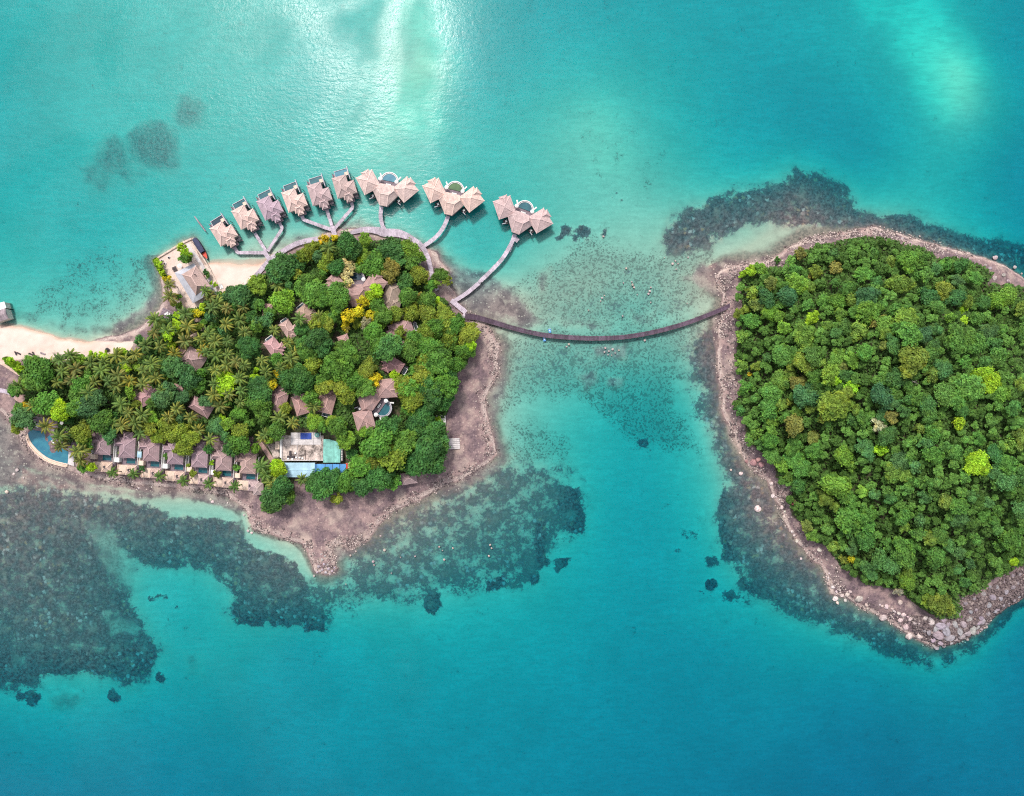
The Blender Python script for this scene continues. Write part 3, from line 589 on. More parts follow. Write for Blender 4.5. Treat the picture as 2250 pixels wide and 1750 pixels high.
# --- the six small villas on stilts
def make_water_villa(label, roofc, watermat):
    t = thing('overwater_villa', label, 'villa', (0, 0, 0), 0, 'small overwater villas with square pools')
    U = lambda u: (u - 22) * PX
    Vv = lambda v: (22 - v) * PX
    ze = 4.3
    r = Roof()
    r.hip(U(0), U(31), Vv(46), Vv(0), ze, 2.1)
    r.hip(U(15), U(44.5), Vv(45), Vv(17), ze + .02, 1.75)
    r.hip(U(13), U(34), Vv(53), Vv(36), ze - .2, 1.2, .75)
    r.hip(U(17), U(30), Vv(59), Vv(44), ze - .4, .8, .8)
    r.build(t, roofc, lighter(roofc, 1.12))
    d = MB()
    d.box(U(2), U(43), Vv(44), Vv(15), 1.35, 1.6); d.box(U(15), U(33), Vv(58), Vv(44.1), 1.35, 1.597); d.box(U(2), U(30), Vv(14.9), Vv(0.2), 1.35, 1.603)
    d.build('platform', M['deck'], t)
    w = MB(); w.box(U(3), U(28.5), Vv(43), Vv(3), 1.6, ze - .15); w.box(U(28.6), U(41.5), Vv(42), Vv(20), 1.6, ze - .16); w.box(U(17), U(31), Vv(51), Vv(43.2), 1.6, ze - .5)
    w.build('wall', M['wall'], t)
    rect_pool(t, U(6), U(36), Vv(1), Vv(-17.5), 1.7, .2, watermat, 1.6, 'rim')
    f = MB(); f.box(U(36.4), U(37.6), Vv(10), Vv(-19.5), 1.2, 3.0); f.build('screen_wall', M['rim'], t)
    f = MB(); f.box(U(1.6), U(2.6), Vv(2), Vv(-13), 1.2, 2.8); f.box(U(2.7), U(5.8), Vv(.4), Vv(-12), 1.3, 1.45); f.build('side_deck', M['deck'], t)
    f = MB(); f.box(U(28.5), U(36), Vv(.5), Vv(-7), 3.0, 3.15); [f.tube([(U(a), Vv(b), 1.6), (U(a), Vv(b), 3.3)], .07) for a in (29, 35.3) for b in (0, -6.5)]
    f.build('shade_canopy', M['cream'], t)
    f = MB(); f.box(U(35.5), U(39), Vv(17), Vv(10.2), 1.3, 1.5); f.build('garden_deck', M['dark'], t)
    f = MB(); f.box(U(34), U(43), Vv(49.5), Vv(45), 1.2, 1.45)
    for k in range(5): f.box(U(36 + k * 1.6), U(37.4 + k * 1.6), Vv(52), Vv(49.6), 1.1 - k * .3, 1.22 - k * .3)
    f.build('landing_stair', M['wood'], t)
    f = MB()
    for a in range(3, 44, 8):
        for b in range(3, 46, 8): f.tube([(U(a), Vv(b), -3.2), (U(a), Vv(b), 1.36)], .13)
    for a in (8, 21, 34):
        for b in (-15, -5): f.tube([(U(a), Vv(b), -3.2), (U(a), Vv(b), .3)], .16)
    f.build('stilts', M['stilt'], t)['kind'] = 'stuff'
    return t
WV = [(459.3, 501.9, 32, ROOF, 'pooldark', 'pale-roofed overwater villa nearest the moored boat and the seawall'),
      (506.9, 463.8, 28.4, ROOF, 'pool', 'pale-roofed overwater villa second from the moored boat'),
      (562.1, 442.4, 25.5, ROOFP, 'pool', 'overwater villa with the mauve-grey roof, third from the moored boat'),
      (617.1, 423.3, 20.7, lighter(ROOF, 1.05), 'pool', 'peach-roofed overwater villa whose walkway bends longest, just past the mauve one'),
      (672.9, 407.9, 17.5, (.49, .365, .365), 'pool', 'dusky-pink overwater villa at the end of the straight middle walkway spur'),
      (728.3, 391.2, 16.2, (.50, .375, .35), 'poolbig', 'northernmost overwater villa, with a pale blue pool, beside the triple-roofed villas')]
for px, py, a, rc, wm, lb in WV:
    t = make_water_villa(lb, rc, wm)
    th = R(a); cu, cv = 22, 22
    qx = px + math.cos(th) * cu + math.sin(th) * cv; qy = py - math.sin(th) * cu + math.cos(th) * cv
    x, y = P(qx, qy, 5.0); t.location = (x, y, 0); t.rotation_euler = (0, 0, th)

# --- the triple-roofed villas with a half-round pool
def make_trio_villa(label, roofc, watermat, zf, stilts=True, group=None, pool=True, furn=True):
    t = thing('triple_roof_villa', label, 'villa', (0, 0, 0), 0, group)
    X = lambda u: u * PX
    Y = lambda v: -v * PX
    ze = zf + 2.75
    r = Roof()
    for s in (-1, 1):
        cx, cy = X(s * 41), Y(16); w, l = 40 * PX, 42 * PX
        r.hip(cx - w / 2, cx + w / 2, cy - l / 2, cy + l / 2, ze + (.06 if s > 0 else .03), 2.0, 1.0, R(-39 * s), (cx, cy))
        qx, qy = X(s * 46), Y(3)
        r.hip(qx - 9 * PX, qx + 9 * PX, qy - 12 * PX, qy + 12 * PX, ze + .1, 1.45, .9, R(-39 * s), (qx, qy))
    H = [(-15, 12.8), (15, 12.8), (28, 32), (8, 60), (-8, 60), (-28, 32)]
    K = [(-19, 26), (-9, 37), (9, 37), (19, 26)]
    V = [(X(a), Y(b), ze - .1) for a, b in H] + [(X(a), Y(b), ze + 2.0) for a, b in K] + [(X(a), Y(b), ze - .32) for a, b in H] + [(X(0), Y(22), ze + .75)]
    F = [(4, 7, 6, 5), (3, 8, 7, 4), (2, 9, 8, 3), (1, 9, 2), (0, 5, 6), (0, 6, 16), (6, 7, 16), (7, 8, 16), (8, 9, 16), (9, 1, 16), (0, 16, 1)]
    F += [(i, (i + 1) % 6, 10 + (i + 1) % 6, 10 + i)[::-1] for i in range(6)]
    r.poly(V, F, ((6, 7), (7, 8), (8, 9), (7, 4), (8, 3), (6, 5), (9, 2)))
    r.build(t, roofc, lighter(roofc, 1.14))
    d = MB()
    d.prism([(X(a), Y(b)) for a, b in ((-25, 2), (25, 2), (22, 14), (-22, 14))], zf - .25, zf); d.build('pool_deck', M['deck'], t)
    d = MB(); d.prism([(X(a * .92), Y(33 + (b - 33) * .92)) for a, b in H], zf - .25, zf + .003)
    for s in (-1, 1): d.box(X(s * 41) - 3.2, X(s * 41) + 3.2, Y(16) - 3.4, Y(16) + 3.4, zf - .25, zf + (.006 if s > 0 else .009), rot=R(-39 * s))
    d.build('platform', M['deck'], t)
    w = MB()
    for s in (-1, 1): w.box(X(s * 41) - 2.9, X(s * 41) + 2.9, Y(16) - 3.1, Y(16) + 3.1, zf + .01, ze - .1, rot=R(-39 * s))
    w.prism([(X(a * .86), Y(34 + (b - 34) * .86)) for a, b in H], zf + .01, ze - .35); w.build('wall', M['wall'], t)
    if pool:
        w = MB(); n = 20; arc = lambda rr, k: (X(rr * math.cos(math.pi * k / n)), Y(1 - rr * math.sin(math.pi * k / n)))
        for ro, ri, zt in ((19.8, 18.2, .28), (17.0, 15.9, .12)):
            for k in range(n): w.prism([arc(ri, k), arc(ro, k), arc(ro, k + 1), arc(ri, k + 1)], zf - 1.3, zf + zt)
        po = w.build('pool', M['white' if stilts else 'rim'], t)
        f = MB()
        for k in range(n): f.prism([arc(17.05, k), arc(18.15, k), arc(18.15, k + 1), arc(17.05, k + 1)], zf - 1.2, zf - .1)
        f.build('gutter', M['deck'], po)
        f = MB(); f.prism([arc(15.85, k) for k in range(n + 1)], zf - 1.2, zf - .08); f.build('pool_water', M[watermat], po)
    for s in (-1, 1):
        f = MB(); f.box(X(s * 29.5) - 1.0, X(s * 29.5) + 1.0, Y(41) - 1.0, Y(41) + 1.0, zf - .25, zf + .012, rot=R(-33 * s)); o = f.build('bathroom_deck', M['dark'], t)
        f = MB(); f.box(X(s * 29) - .42, X(s * 29) + .42, Y(39.5) - .5, Y(39.5) + .5, zf + .02, zf + .5, rot=R(-33 * s)); f.build('bathtub', M['white'], o, bevel=.08)
        f = MB(); f.box(X(s * 31.5) - .8, X(s * 31.5) + .8, Y(46.6) - .12, Y(46.6) + .12, zf + .02, zf + .9, rot=R(-33 * s)); f.build('rail', M['rim'], o)
    if stilts:
        f = MB()
        for a, b in [(s * q, c) for s in (-1, 1) for q, c in ((41, 16), (32, 12), (48, 22), (38, 28), (44, 4), (18, 30), (8, 52), (10, 8), (28, 41))] + [(0, 20), (0, 40)]:
            f.tube([(X(a), Y(b), -3.2), (X(a), Y(b), zf - .2)], .15)
        f.build('stilts', M['stilt'], t)['kind'] = 'stuff'
    else:
        f = MB(); f.prism([(X(a * .9), Y(33 + (b - 33) * .9)) for a, b in H], zf - 4, zf - .26)
        for s in (-1, 1): f.box(X(s * 41) - 3.1, X(s * 41) + 3.1, Y(16) - 3.3, Y(16) + 3.3, zf - 4, zf - .26, rot=R(-39 * s))
        f.build('plinth', M['stone'], t)
    return t
def daybed(x, y, z, rz, label, group='daybeds by the half-round pools', L=1.6, W=.6):
    t = thing('daybed', label, 'daybed', (x, y, z), rz, group)
    a = MB(); a.box(-W / 2, W / 2, -L / 2, L / 2, .28, .5); a.build('mattress', M['white'], t, bevel=.05)
    a = MB(); a.box(-W / 2 - .03, W / 2 + .03, -L / 2 - .03, L / 2 + .03, .12, .277); [a.box(i - .05, i + .05, j - .05, j + .05, 0, .12) for i in (-W / 2 + .1, W / 2 - .1) for j in (-L / 2 + .1, L / 2 - .1)]
    a.build('frame', M['wood'], t)
    return t
def place_trio(px, py, ang, label, roofc, wm, z, stilts, group, who, pool=True, umb=(1, 1), beds=True):
    t = make_trio_villa(label, roofc, wm, 1.6 if stilts else 0.0, stilts, group, pool)
    x, y = P(px, py, z + (3 if stilts else 3)); th = -R(ang); t.location = (x, y, z if not stilts else 0); t.rotation_euler = (0, 0, th)
    zf = 1.6 if stilts else z
    def W(u, v): a, b = u * PX, -v * PX; return x + a * math.cos(th) - b * math.sin(th), y + a * math.sin(th) + b * math.cos(th)
    for k, s in enumerate((-1, 1)):
        side = ('west', 'east')[k] if abs(ang) < 60 else ('north', 'south')[k]
        if umb[k]: a, b = W(s * 18, 2.5); parasol(a, b, zf + .01, .9, f'white parasol on the {side} deck corner of {who}', group='parasols on the villa pool decks')
        if beds: a, b = W(s * 21, -9); daybed(a, b, zf - .3, th + R(-32 * s), f'white daybed {side} of the pool of {who}')
    if beds:
        q = thing('deck_sofa', f'low cushioned sofa behind the pool of {who}', 'sofa', (*W(0, 9.5), zf + .01), th, 'deck sofas behind the pools')
        a = MB(); a.box(-1.2, 1.2, -.4, .4, .02, .4); a.box(-1.2, 1.2, -.55, -.41, .02, .75); a.build('frame', M['dark'], q)
        many('cushion', 'white', q, [(-1.1 + k * .75, -.42 + k * .75, -.35, .35, .41, .56) for k in range(3)])
    return t
T3 = 'triple-roofed overwater villas'
place_trio(854.6, 395.2, 11.2, 'triple-roofed overwater villa with the turquoise half-round pool, beside the six small villas', (.62, .47, .43), 'poolbig', 0, True, T3, 'the turquoise-pool triple-roofed villa')
place_trio(999.7, 415.2, 13.6, 'peach triple-roofed overwater villa with the green half-round pool', (.66, .48, .42), 'poolgreen', 0, True, T3, 'the green-pool triple-roofed villa')
place_trio(1153.3, 457.7, 20.3, 'easternmost triple-roofed overwater villa, dusky pink, at the end of the longest curved walkway', (.53, .39, .38), 'pool', 0, True, T3, 'the easternmost triple-roofed villa')
TI = 'triple-roofed villas among the trees'
place_trio(838.4, 898, 125.6, 'mauve triple-roofed villa with a rounded pool on the wooded slope', ROOFI, 'pool', at(820, 890)[2] + 1.6, False, TI, 'the hillside triple-roofed villa')
place_trio(779, 612, -3.5, 'large triple-roofed villa under the trees beside the cream-leaved tree', ROOFI, 'pooldark', at(779, 640)[2] + 1.6, False, TI, 'the triple-roofed villa by the cream tree', umb=(0, 1), beds=False)

# --- villas and huts among the trees
def inland_villa(px, py, w, l, ang, label, pool=None, roofc=ROOFI, wing=True, name='garden_villa', rise=None, pyramid=False, cat='villa', ph=7, wingside=1):
    ze = 3.1; x, y, z = at(px, py, 4.0)
    f = (CAMH - z - 4) / CAMH; w *= PX * f; l *= PX * f
    t = thing(name, label, cat, (x, y, z), R(ang), 'pink-roofed buildings among the trees')
    r = Roof(); rs = rise or w * .29
    r.hip(-w / 2, w / 2, -l / 2, l / 2, ze, rs, 1.0 if not pyramid else 1.0)
    if wing: q = wingside; a, b = sorted((0, q * w * .72)); r.hip(a, b, -l * .42, -l * .02, ze + .03, rs * .8); r.hip(-w * .28, w * .28, -l * .64, -l * .3, ze - .2, rs * .6)
    r.build(t, tuple(c * random.uniform(.9, 1.12) for c in roofc), None)
    b = MB(); b.box(-w / 2 + .6, w / 2 - .6, -l / 2 + .6, l / 2 - .6, -3, ze - .15); b.build('wall', M['wall'], t)
    if pool:
        pw = pool; rect_pool(t, -pw * PX / 2, pw * PX / 2, l / 2 + .1, l / 2 + ph * PX * 1.25, .5, .22, 'pooldark', 3.4, 'white')
        d = MB(); d.box(-pw * PX / 2 - .8, -pw * PX / 2 - .05, l / 2 - .3, l / 2 + ph * PX, -3, .35); d.build('pool_deck', M['deck'], t)
    return t
inland_villa(586, 680, 22, 26, 0, 'small pink-roofed hut beside the round bright-green tree', None, (.48, .33, .29), False)
inland_villa(670, 690, 30, 38, 40, 'pink-roofed garden villa with a dark pool, partly under the tall trees, north-east of the palms', 18)
inland_villa(631, 722, 25, 36, 34, 'middle of the three pink pool villas east of the palm grove', 15, (.50, .31, .26))
inland_villa(600, 763, 29, 40, 36, 'largest of the three pink pool villas east of the palm grove', 17, (.47, .29, .26))
inland_villa(859, 650, 34, 60, -14, 'long mauve-roofed villa with a pool at its north end, beside the big triple-roofed villa', 20)
inland_villa(882, 727, 42, 52, -70, 'mauve-roofed villa with a pool on its east end, below the yellow trees', 17)
inland_villa(864, 802, 30, 42, -121, 'small mauve-roofed villa with a pool at its south-east corner on the wooded slope', 15)
inland_villa(754, 747, 22, 24, 110, 'small pink-roofed hut below the golden-yellow tree', None, (.42, .27, .24), False)
inland_villa(611, 881, 36, 50, 166, 'westernmost of three mauve pool villas above the blue and green roofs', 20)
inland_villa(659, 890, 30, 44, -163, 'middle one of three mauve pool villas above the blue and green roofs', 24, wingside=-1)
inland_villa(719, 885, 30, 48, 165, 'easternmost of three mauve pool villas above the blue and green roofs', 18)
inland_villa(424, 790, 41, 47, 55.8, 'large square mauve-roofed hall in the palm grove', None, (.36, .25, .265), False, 'garden_hall', 3.6, True, 'hall')
inland_villa(440, 895, 29, 50, 58.9, 'long pink hip-roofed house below the octagonal roof', None, ROOFI, False, 'garden_house', 2.6, False, 'house')
inland_villa(319, 873, 32, 42, 118, 'pink-roofed house with a cross wing at the edge of the western palms', None, (.42, .27, .24), True, 'garden_house', None, False, 'house')
inland_villa(898, 1052, 34, 26, 9, 'low pink gazebo roof on the rocky south-east shore edge', None, (.42, .28, .26), False, 'gazebo', 1.5, False, 'gazebo')
inland_villa(566, 1075, 23, 27, 3, 'small mauve gazebo roof at the east end of the row of beach villas', None, (.42, .30, .32), False, 'gazebo', 1.3, False, 'gazebo')
x, y, z = at(385, 858, 4)
t = thing('octagonal_pavilion', 'pink octagonal pavilion roof beside the bushy green trees', 'pavilion', (x, y, z), .2)
r = Roof(); n = 8; rr = 15 * PX
V = [(rr * math.cos(2 * math.pi * k / n), rr * math.sin(2 * math.pi * k / n), 3) for k in range(n)] + [(0, 0, 5.4)] + [(rr * math.cos(2 * math.pi * k / n), rr * math.sin(2 * math.pi * k / n), 2.8) for k in range(n)]
r.poly(V, [(k, (k + 1) % n, 8) for k in range(n)] + [(9 + k, 9 + (k + 1) % n, (k + 1) % n, k) for k in range(n)], [(k, 8) for k in range(n)]); r.build(t, (.46, .29, .26))
b = MB(); b.cone(0, 0, -2, 2.9, rr * .85, rr * .85, 8); b.build('wall', M['wall'], t)

# --- the row of seven beach villas
ORD = ['westernmost', 'second', 'third', 'middle', 'fifth', 'sixth', 'easternmost']
RW = 'beach villas in a row on the south shore'
for k in range(7):
    px, py = 236 + 52.6 * k, 1006.6 + 6.85 * k
    x, y, z = at(px, py, .6)
    z = 1.5; x, y = P(px, py, z)
    nm = ORD[k] if k in (0, 6) else ORD[k] + (' one' if k == 3 else ' from the west')
    t = thing('beach_villa', f'{nm} of the seven mauve-roofed beach villas with walled pools', 'villa', (x, y, z), -R(3.5), RW)
    X = lambda a: a * PX
    rc = [(.36, .25, .27), (.35, .245, .27), (.36, .245, .255), (.33, .235, .265), (.37, .26, .285), (.38, .265, .26), (.44, .30, .27)][k]
    r = Roof(); ze = 3.1
    r.hip(X(-20), X(15), X(8), X(52), ze, 2.1); r.hip(X(-30), X(0), X(32), X(47), ze + .03, 1.7); r.hip(X(-12), X(8), X(46), X(64), ze + .05, 1.6)
    r.build(t, rc)
    w = MB(); w.box(X(-18), X(13), X(10), X(50), -1.5, ze - .15); w.box(X(-28.5), X(-18.1), X(33.5), X(45.5), -1.5, ze - .16); w.box(X(-10), X(6), X(50.1), X(62), -1.5, ze - .14); w.build('wall', M['wall'], t)
    d = MB(); d.box(X(-20), X(17), X(-9), X(8), -1.5, .1); d.build('pool_deck', M['deck'], t)
    rect_pool(t, X(-10.5), X(10.5), X(-6), X(7.5), .25, .12, 'pool', .3, 'wood')
    d = MB(); d.box(X(-31), X(-20.3), X(-3), X(7), -1.5, 2.2); d.build('storage_block', M['white' if k % 2 else 'cream'], t)
    many('garden_wall', 'white', t, [(X(-30), X(-29), X(7.1), X(31), -1.5, 1.9), (X(17.2), X(18), X(-9), X(45), -1.5, 1.7)])
    d = MB(); d.box(X(-28.8), X(-20.3), X(8), X(31), -1, .15); d.build('garden_bed', M['dark'], t)
    d = MB(); d.box(X(-27), X(-3), X(-29), X(-9.2), -1.6, .3); d.build('sand_terrace', M['cream'], t)
    d = MB(); d.box(X(-27.8), X(20), X(-30.2), X(-29.1), -1.6, .75); d.box(X(-28.2), X(-27.1), X(-29), X(-9.2), -1.6, .75); d.build('terrace_wall', M['cream'], t)
    d = MB(); d.box(X(-2.8), X(20), X(-29), X(-9.1), -1.6, .296); d.build('terrace_deck', M['deck'], t)
    if k < 6 or True:
        g = thing('shade_pavilion', f'small tan-roofed terrace pavilion of the {nm} beach villa', 'pavilion', t.location, -R(3.5), 'terrace pavilions of the beach villas')
        r = Roof()
        gx = 0 if k < 6 else 4
        c = [(.55, .40, .32), (.56, .41, .33), (.47, .33, .29), (.52, .37, .31), (.46, .33, .31), (.52, .38, .32), (.45, .33, .33)][k]
        r.hip(X(-4 + gx), X(19 + gx), X(-29), X(-7), 2.6, .9, .8); r.build(g, c)
        many('post', 'wood', g, [(X(a + gx) - .08, X(a + gx) + .08, X(q) - .08, X(q) + .08, .3, 2.5) for a in (-2, 17) for q in (-27, -9)])
        b = MB(); b.box(X(3), X(6.5), X(-20), X(-15), 3.0, 3.75); b.build('roof_vent', M['dark'], g)
x, y = P(308, 999, 3)
t = thing('canopy_tent', 'small bright-blue canopy between the second and third beach villas', 'canopy', (x, y, 1.5), -R(4))
b = MB(); b.add([(-.95, -1.3, 2.2), (.95, -1.3, 2.2), (.95, 1.3, 2.2), (-.95, 1.3, 2.2), (0, 0, 2.6)], [(0, 1, 4), (1, 2, 4), (2, 3, 4), (3, 0, 4)]); b.box(-.95, .95, -1.3, 1.3, 2.05, 2.19); b.build('cover', M['paleblue'], t)
many('leg', 'white', t, [(i - .05, i + .05, j - .05, j + .05, -.5, 2.1) for i in (-.85, .85) for j in (-1.2, 1.2)])

# --- the staff and plant buildings
z0 = 2.2
def Q(a, b, z): return P(560 + a / 4.748, 820 + b / 4.748, z)
x, y, zg = at(664, 985, 0)
def block(name, label, cat, corners, h, mat, part='roof', zb=None, group=None):
    """flat- or shed-roofed block over a quadrilateral traced at roof height; corners clockwise in the picture"""
    zb = z0 if zb is None else zb
    pts = [Q(a, b, zb + h) for a, b in corners]; cx = sum(p[0] for p in pts) / len(pts); cy = sum(p[1] for p in pts) / len(pts)
    t = thing(name, label, cat, (cx, cy, zb), 0, group); L = [(p[0] - cx, p[1] - cy) for p in pts]
    w = MB(); w.prism([(a * .97, b * .97) for a, b in L], -3, h - .21); w.build('wall', M['wall'], t)
    r = MB(); r.prism(L, h - .2, h); ro = r.build(part, M[mat], t)
    return t, L, ro
t, L, ro = block('service_building', 'flat stained concrete service building between the pool villas and the blue roofs', 'building', [(285, 650), (716, 650), (712, 912), (288, 912)], 4.2, 'concrete')
cx, cy = t.location.x, t.location.y
def loc(a, b, z=z0 + 4.2): p = Q(a, b, z); return p[0] - cx, p[1] - cy
def boxat(mb, a0, a1, b0, b1, z0_, z1_, rot=0):
    p = loc(a0, b1); q = loc(a1, b0); mb.box(p[0], q[0], p[1], q[1], z0_, z1_, rot=rot)
m_ = MB(); 
for i in range(4):
    for j in range(2): boxat(m_, 376 + i * 79, 453 + i * 79, 622 + j * 64, 684 + j * 64, 4.2, 4.32)
m_.build('roof_slab', M['paleslab'], t)
m_ = MB(); boxat(m_, 283, 716, 905, 914, 4.2, 4.75); boxat(m_, 281, 290, 650, 904, 4.2, 4.75); boxat(m_, 440, 446, 750, 904, 4.2, 4.55); m_.build('parapet', M['paleslab'], t)
m_ = MB(); boxat(m_, 452, 522, 806, 850, 4.2, 5.3); boxat(m_, 524, 530, 800, 900, 4.2, 5.0); m_.build('stair_hood', M['concrete'], t)
m_ = MB(); boxat(m_, 340, 420, 862, 884, 4.2, 4.9); m_.build('air_conditioner', M['dark'], t)
m_ = MB(); boxat(m_, 362, 382, 812, 858, 4.2, 4.8); m_.build('air_conditioner', M['dark'], t)
for a, b in ((436, 880), (350, 893), (395, 895), (470, 882), (425, 835), (500, 888)): m_ = MB(); boxat(m_, a - 9, a + 9, b - 8, b + 8, 4.2, 4.8); m_.build('vent_box', M['white'], t)
m_ = MB(); boxat(m_, 258, 280, 680, 885, -1, 3.9); m_.build('side_wall', M['white'], t)
tp = thing('tarpaulin', 'dark-blue tarpaulin lying over the pale slabs of the concrete roof', 'tarpaulin', t.location)
m_ = MB(); boxat(m_, 478, 592, 626, 690, 4.33, 4.62); m_.build('sheet', M['tarp'], tp)
tp = thing('water_tank', 'green plastic water tank at the back of the concrete roof', 'water tank', (*Q(655, 645, 6.5), z0 + 4.33))
m_ = MB(); m_.cone(0, 0, 0, 1.2, 1.0, 1.0, 16); m_.cone(0, 0, 1.2, 1.45, 1.0, .35, 16); m_.build('barrel', M['green'], tp); m_ = MB(); m_.cone(0, 0, 1.46, 1.55, .3, .3, 12); m_.build('lid', M['white'], tp)
t, L, ro = block('shed', 'low white store room attached to the concrete service building', 'shed', [(210, 716), (255, 716), (255, 797), (210, 797)], 2.8, 'cream')
t, L, ro = block('green_roof_building', 'building with a weathered turquoise-green sheet roof', 'building', [(716, 690), (770, 690), (894, 728), (890, 935), (712, 935)], 4.5, 'green')
m_ = MB(); cx, cy = t.location.x, t.location.y; boxat(m_, 897, 917, 748, 920, -3, 3.6); m_.build('service_wall', M['dark'], t)
for k in range(9): m_ = MB(); boxat(m_, 899, 911, 758 + k * 18, 769 + k * 18, 3.6, 3.9); m_.build('vent_box', M['white'], t)
t, L, ro = block('pale_blue_roof_building', 'long building with a pale-blue sheet roof beside the palm', 'building', [(302, 936), (626, 936), (622, 1090), (304, 1086)], 4.0, 'paleblue')
m_ = MB(); cx, cy = t.location.x, t.location.y; p, q = loc(304, 1012, z0 + 4), loc(624, 1012, z0 + 4); m_.bar((p[0], p[1], 4.1), (q[0], q[1], 4.1), .5, .22); m_.build('ridge_cap', M['paleblue'], ro)
t, L, ro = block('blue_roof_building', 'building with bright-blue sheet roof panels beside the pale-blue roof', 'building', [(630, 950), (950, 950), (944, 1060), (630, 1066)], 3.4, 'blue')
m_ = MB(); cx, cy = t.location.x, t.location.y
for a in (640, 728, 805, 880): boxat(m_, a - 2, a + 2, 950, 1062, 3.4, 3.52)
m_.build('roof_seam', M['navy'], ro)
t, L, ro = block('shed', 'tiny red-roofed shed at the end of the bright-blue roof', 'shed', [(946, 942), (968, 942), (966, 1000), (946, 1000)], 3.0, 'red')
t, L, ro = block('shed', 'cream flat-roofed shed beside the bright-blue roof', 'shed', [(970, 942), (1010, 942), (1010, 1010), (970, 1010)], 2.8, 'cream')
for nm_, lb, a, b, ra, ln in (('gas_tank', 'long white horizontal tank on a stand east of the green roof', 980, 833, 1.05, 4.0),):
    t = thing(nm_, lb, 'tank', (*Q(a, b, z0 + 2), z0)); m_ = MB()
    m_.tube([(0, -ln / 2 - .3, 2.2), (0, -ln / 2, 2.2), (0, ln / 2, 2.2), (0, ln / 2 + .3, 2.2)], [.5, ra, ra, .5], 14); m_.build('tank_shell', M['white'], t)
    m_ = MB(); [m_.box(-.7, .7, j - .15, j + .15, -2, 1.3) for j in (-1.3, 1.3)]; m_.build('stand', M['wall'], t)
for a, b, lb in ((1054, 812, 'upper one of two small white round tanks by the trees'), (1052, 860, 'lower one of two small white round tanks by the trees')):
    t = thing('water_tank', lb, 'water tank', (*Q(a, b, z0 + 2), z0), 0, 'small white tanks'); m_ = MB(); m_.cone(0, 0, -1, 2.2, .62, .62, 14); m_.cone(0, 0, 2.2, 2.5, .62, .2, 14); m_.build('barrel', M['white'], t)
    m_ = MB(); m_.cone(0, 0, 2.51, 2.6, .18, .18, 10); m_.build('lid', M['dark'], t)

# --- decks on the east shore, grey deck on the lagoon
def deck(px, py, w, l, ang, label, zt=1.6, name='shore_deck', mat='paleslab', slats=0):
    x, y = P(px, py, zt); t = thing(name, label, 'deck', (x, y, zt), R(ang)); w *= PX; l *= PX
    b = MB()
    if slats:
        for k in range(slats): b.box(-w / 2, w / 2, -l / 2 + l / slats * k, -l / 2 + l / slats * (k + .86), -.12, 0, random.random())
    else: b.box(-w / 2, w / 2, -l / 2, l / 2, -.15, 0)
    b.build('deck_boards', M[mat], t)
    b = MB(); [b.box(i * w * .42 - .12, i * w * .42 + .12, -l / 2 + .05, l / 2 - .05, -.4, -.16) for i in (-1, 0, 1)]; b.build('joist', M['stilt'], t)
    b = MB(); [b.tube([(i * w * .42, j * l * .4, -3), (i * w * .42, j * l * .4, -.4)], .12) for i in (-1, 1) for j in (-1, 1)]; b.build('post', M['stilt'], t)
    return t
deck(997.5, 975, 25, 24, 3, 'pale slatted square deck on the rocky east shore', 2.0, slats=6)
deck(969, 924, 21, 22, 2, 'white broken deck half under the lime bush on the east shore', 2.6)
x, y, z = at(365, 692, 1)
dk = deck(365, 692, 25, 24, -24, 'mauve-grey wooden deck over the lagoon shore beside the palms', 1.5, mat='deck', slats=8)
for k, (a, b) in enumerate(((366, 689), (370, 692))):
    x, y = P(a, b, 1.8); t = thing('sun_lounger', f'{("upper", "lower")[k]} of two white loungers on the mauve-grey deck', 'sun lounger', (x, y, 1.505), R(-60), 'loungers on the lagoon deck')
    b_ = MB(); lounger(b_, 0, 0, 0, 0); b_.build('lounger_body', M['white'], t)

# --- jetty restaurant on its walled platform
def J(a, b, z=1.1): return P(300 + a / 6.067, 500 + b / 6.067, z)
w = MB()
for a, b in (((238, 438), (602, 218)), ((602, 218), (742, 150)), ((742, 150), (775, 205))):
    p, q = J(*a, 1.2), J(*b, 1.2); w.bar((p[0], p[1], .2), (q[0], q[1], .2), .55, 2.6)
tag(w.build('quay_wall', M['stone']), 'pale stone quay wall along the seaward edges of the restaurant platform', 'wall')
w = MB()
pts = [(700, 205), (790, 320), (870, 440), (945, 560), (1010, 690), (1065, 800), (1112, 895)]
for a, b in zip(pts, pts[1:]):
    p, q = J(a[0] + 30, a[1] - 15), J(b[0] + 30, b[1] - 15); w.bar((p[0], p[1], .1), (q[0], q[1], .1), .5, 2.8)
tag(w.build('sea_wall', M['stone']), 'narrow stone seawall between the moored boat and the little beach', 'wall')
w = MB()
for a, b in zip(pts, pts[1:]):
    p, q = J(a[0] - 30, a[1] + 20), J(b[0] - 30, b[1] + 20); w.bar((p[0], p[1], 1.02), (q[0], q[1], 1.02), 1.5, .2)
tag(w.build('concrete_path', M['paleslab']), kind='structure')
def poly_roof(name, outer, inner, zo, zi, mat, parent, ox, oy):
    m_ = MB(); n = len(outer)
    V = [(*[p - o for p, o in zip(J(*q, zo + 1), (ox, oy))], zo) for q in outer] + [(*[p - o for p, o in zip(J(*q, zi + 1), (ox, oy))], zi) for q in inner]
    m_.add(V, [(i, n + i, n + (i + 1) % n, (i + 1) % n) for i in range(n)])
    m_.add([(a, b, c - .15) for a, b, c in V], [(i, (i + 1) % n, n + (i + 1) % n, n + i) for i in range(n)])
    return m_.build(name, M[mat], parent)
x, y = J(750, 740, 3); t = thing('restaurant', 'waterside restaurant with pink thatched roof above a pale metal skirt roof', 'restaurant', (x, y, 1.0))
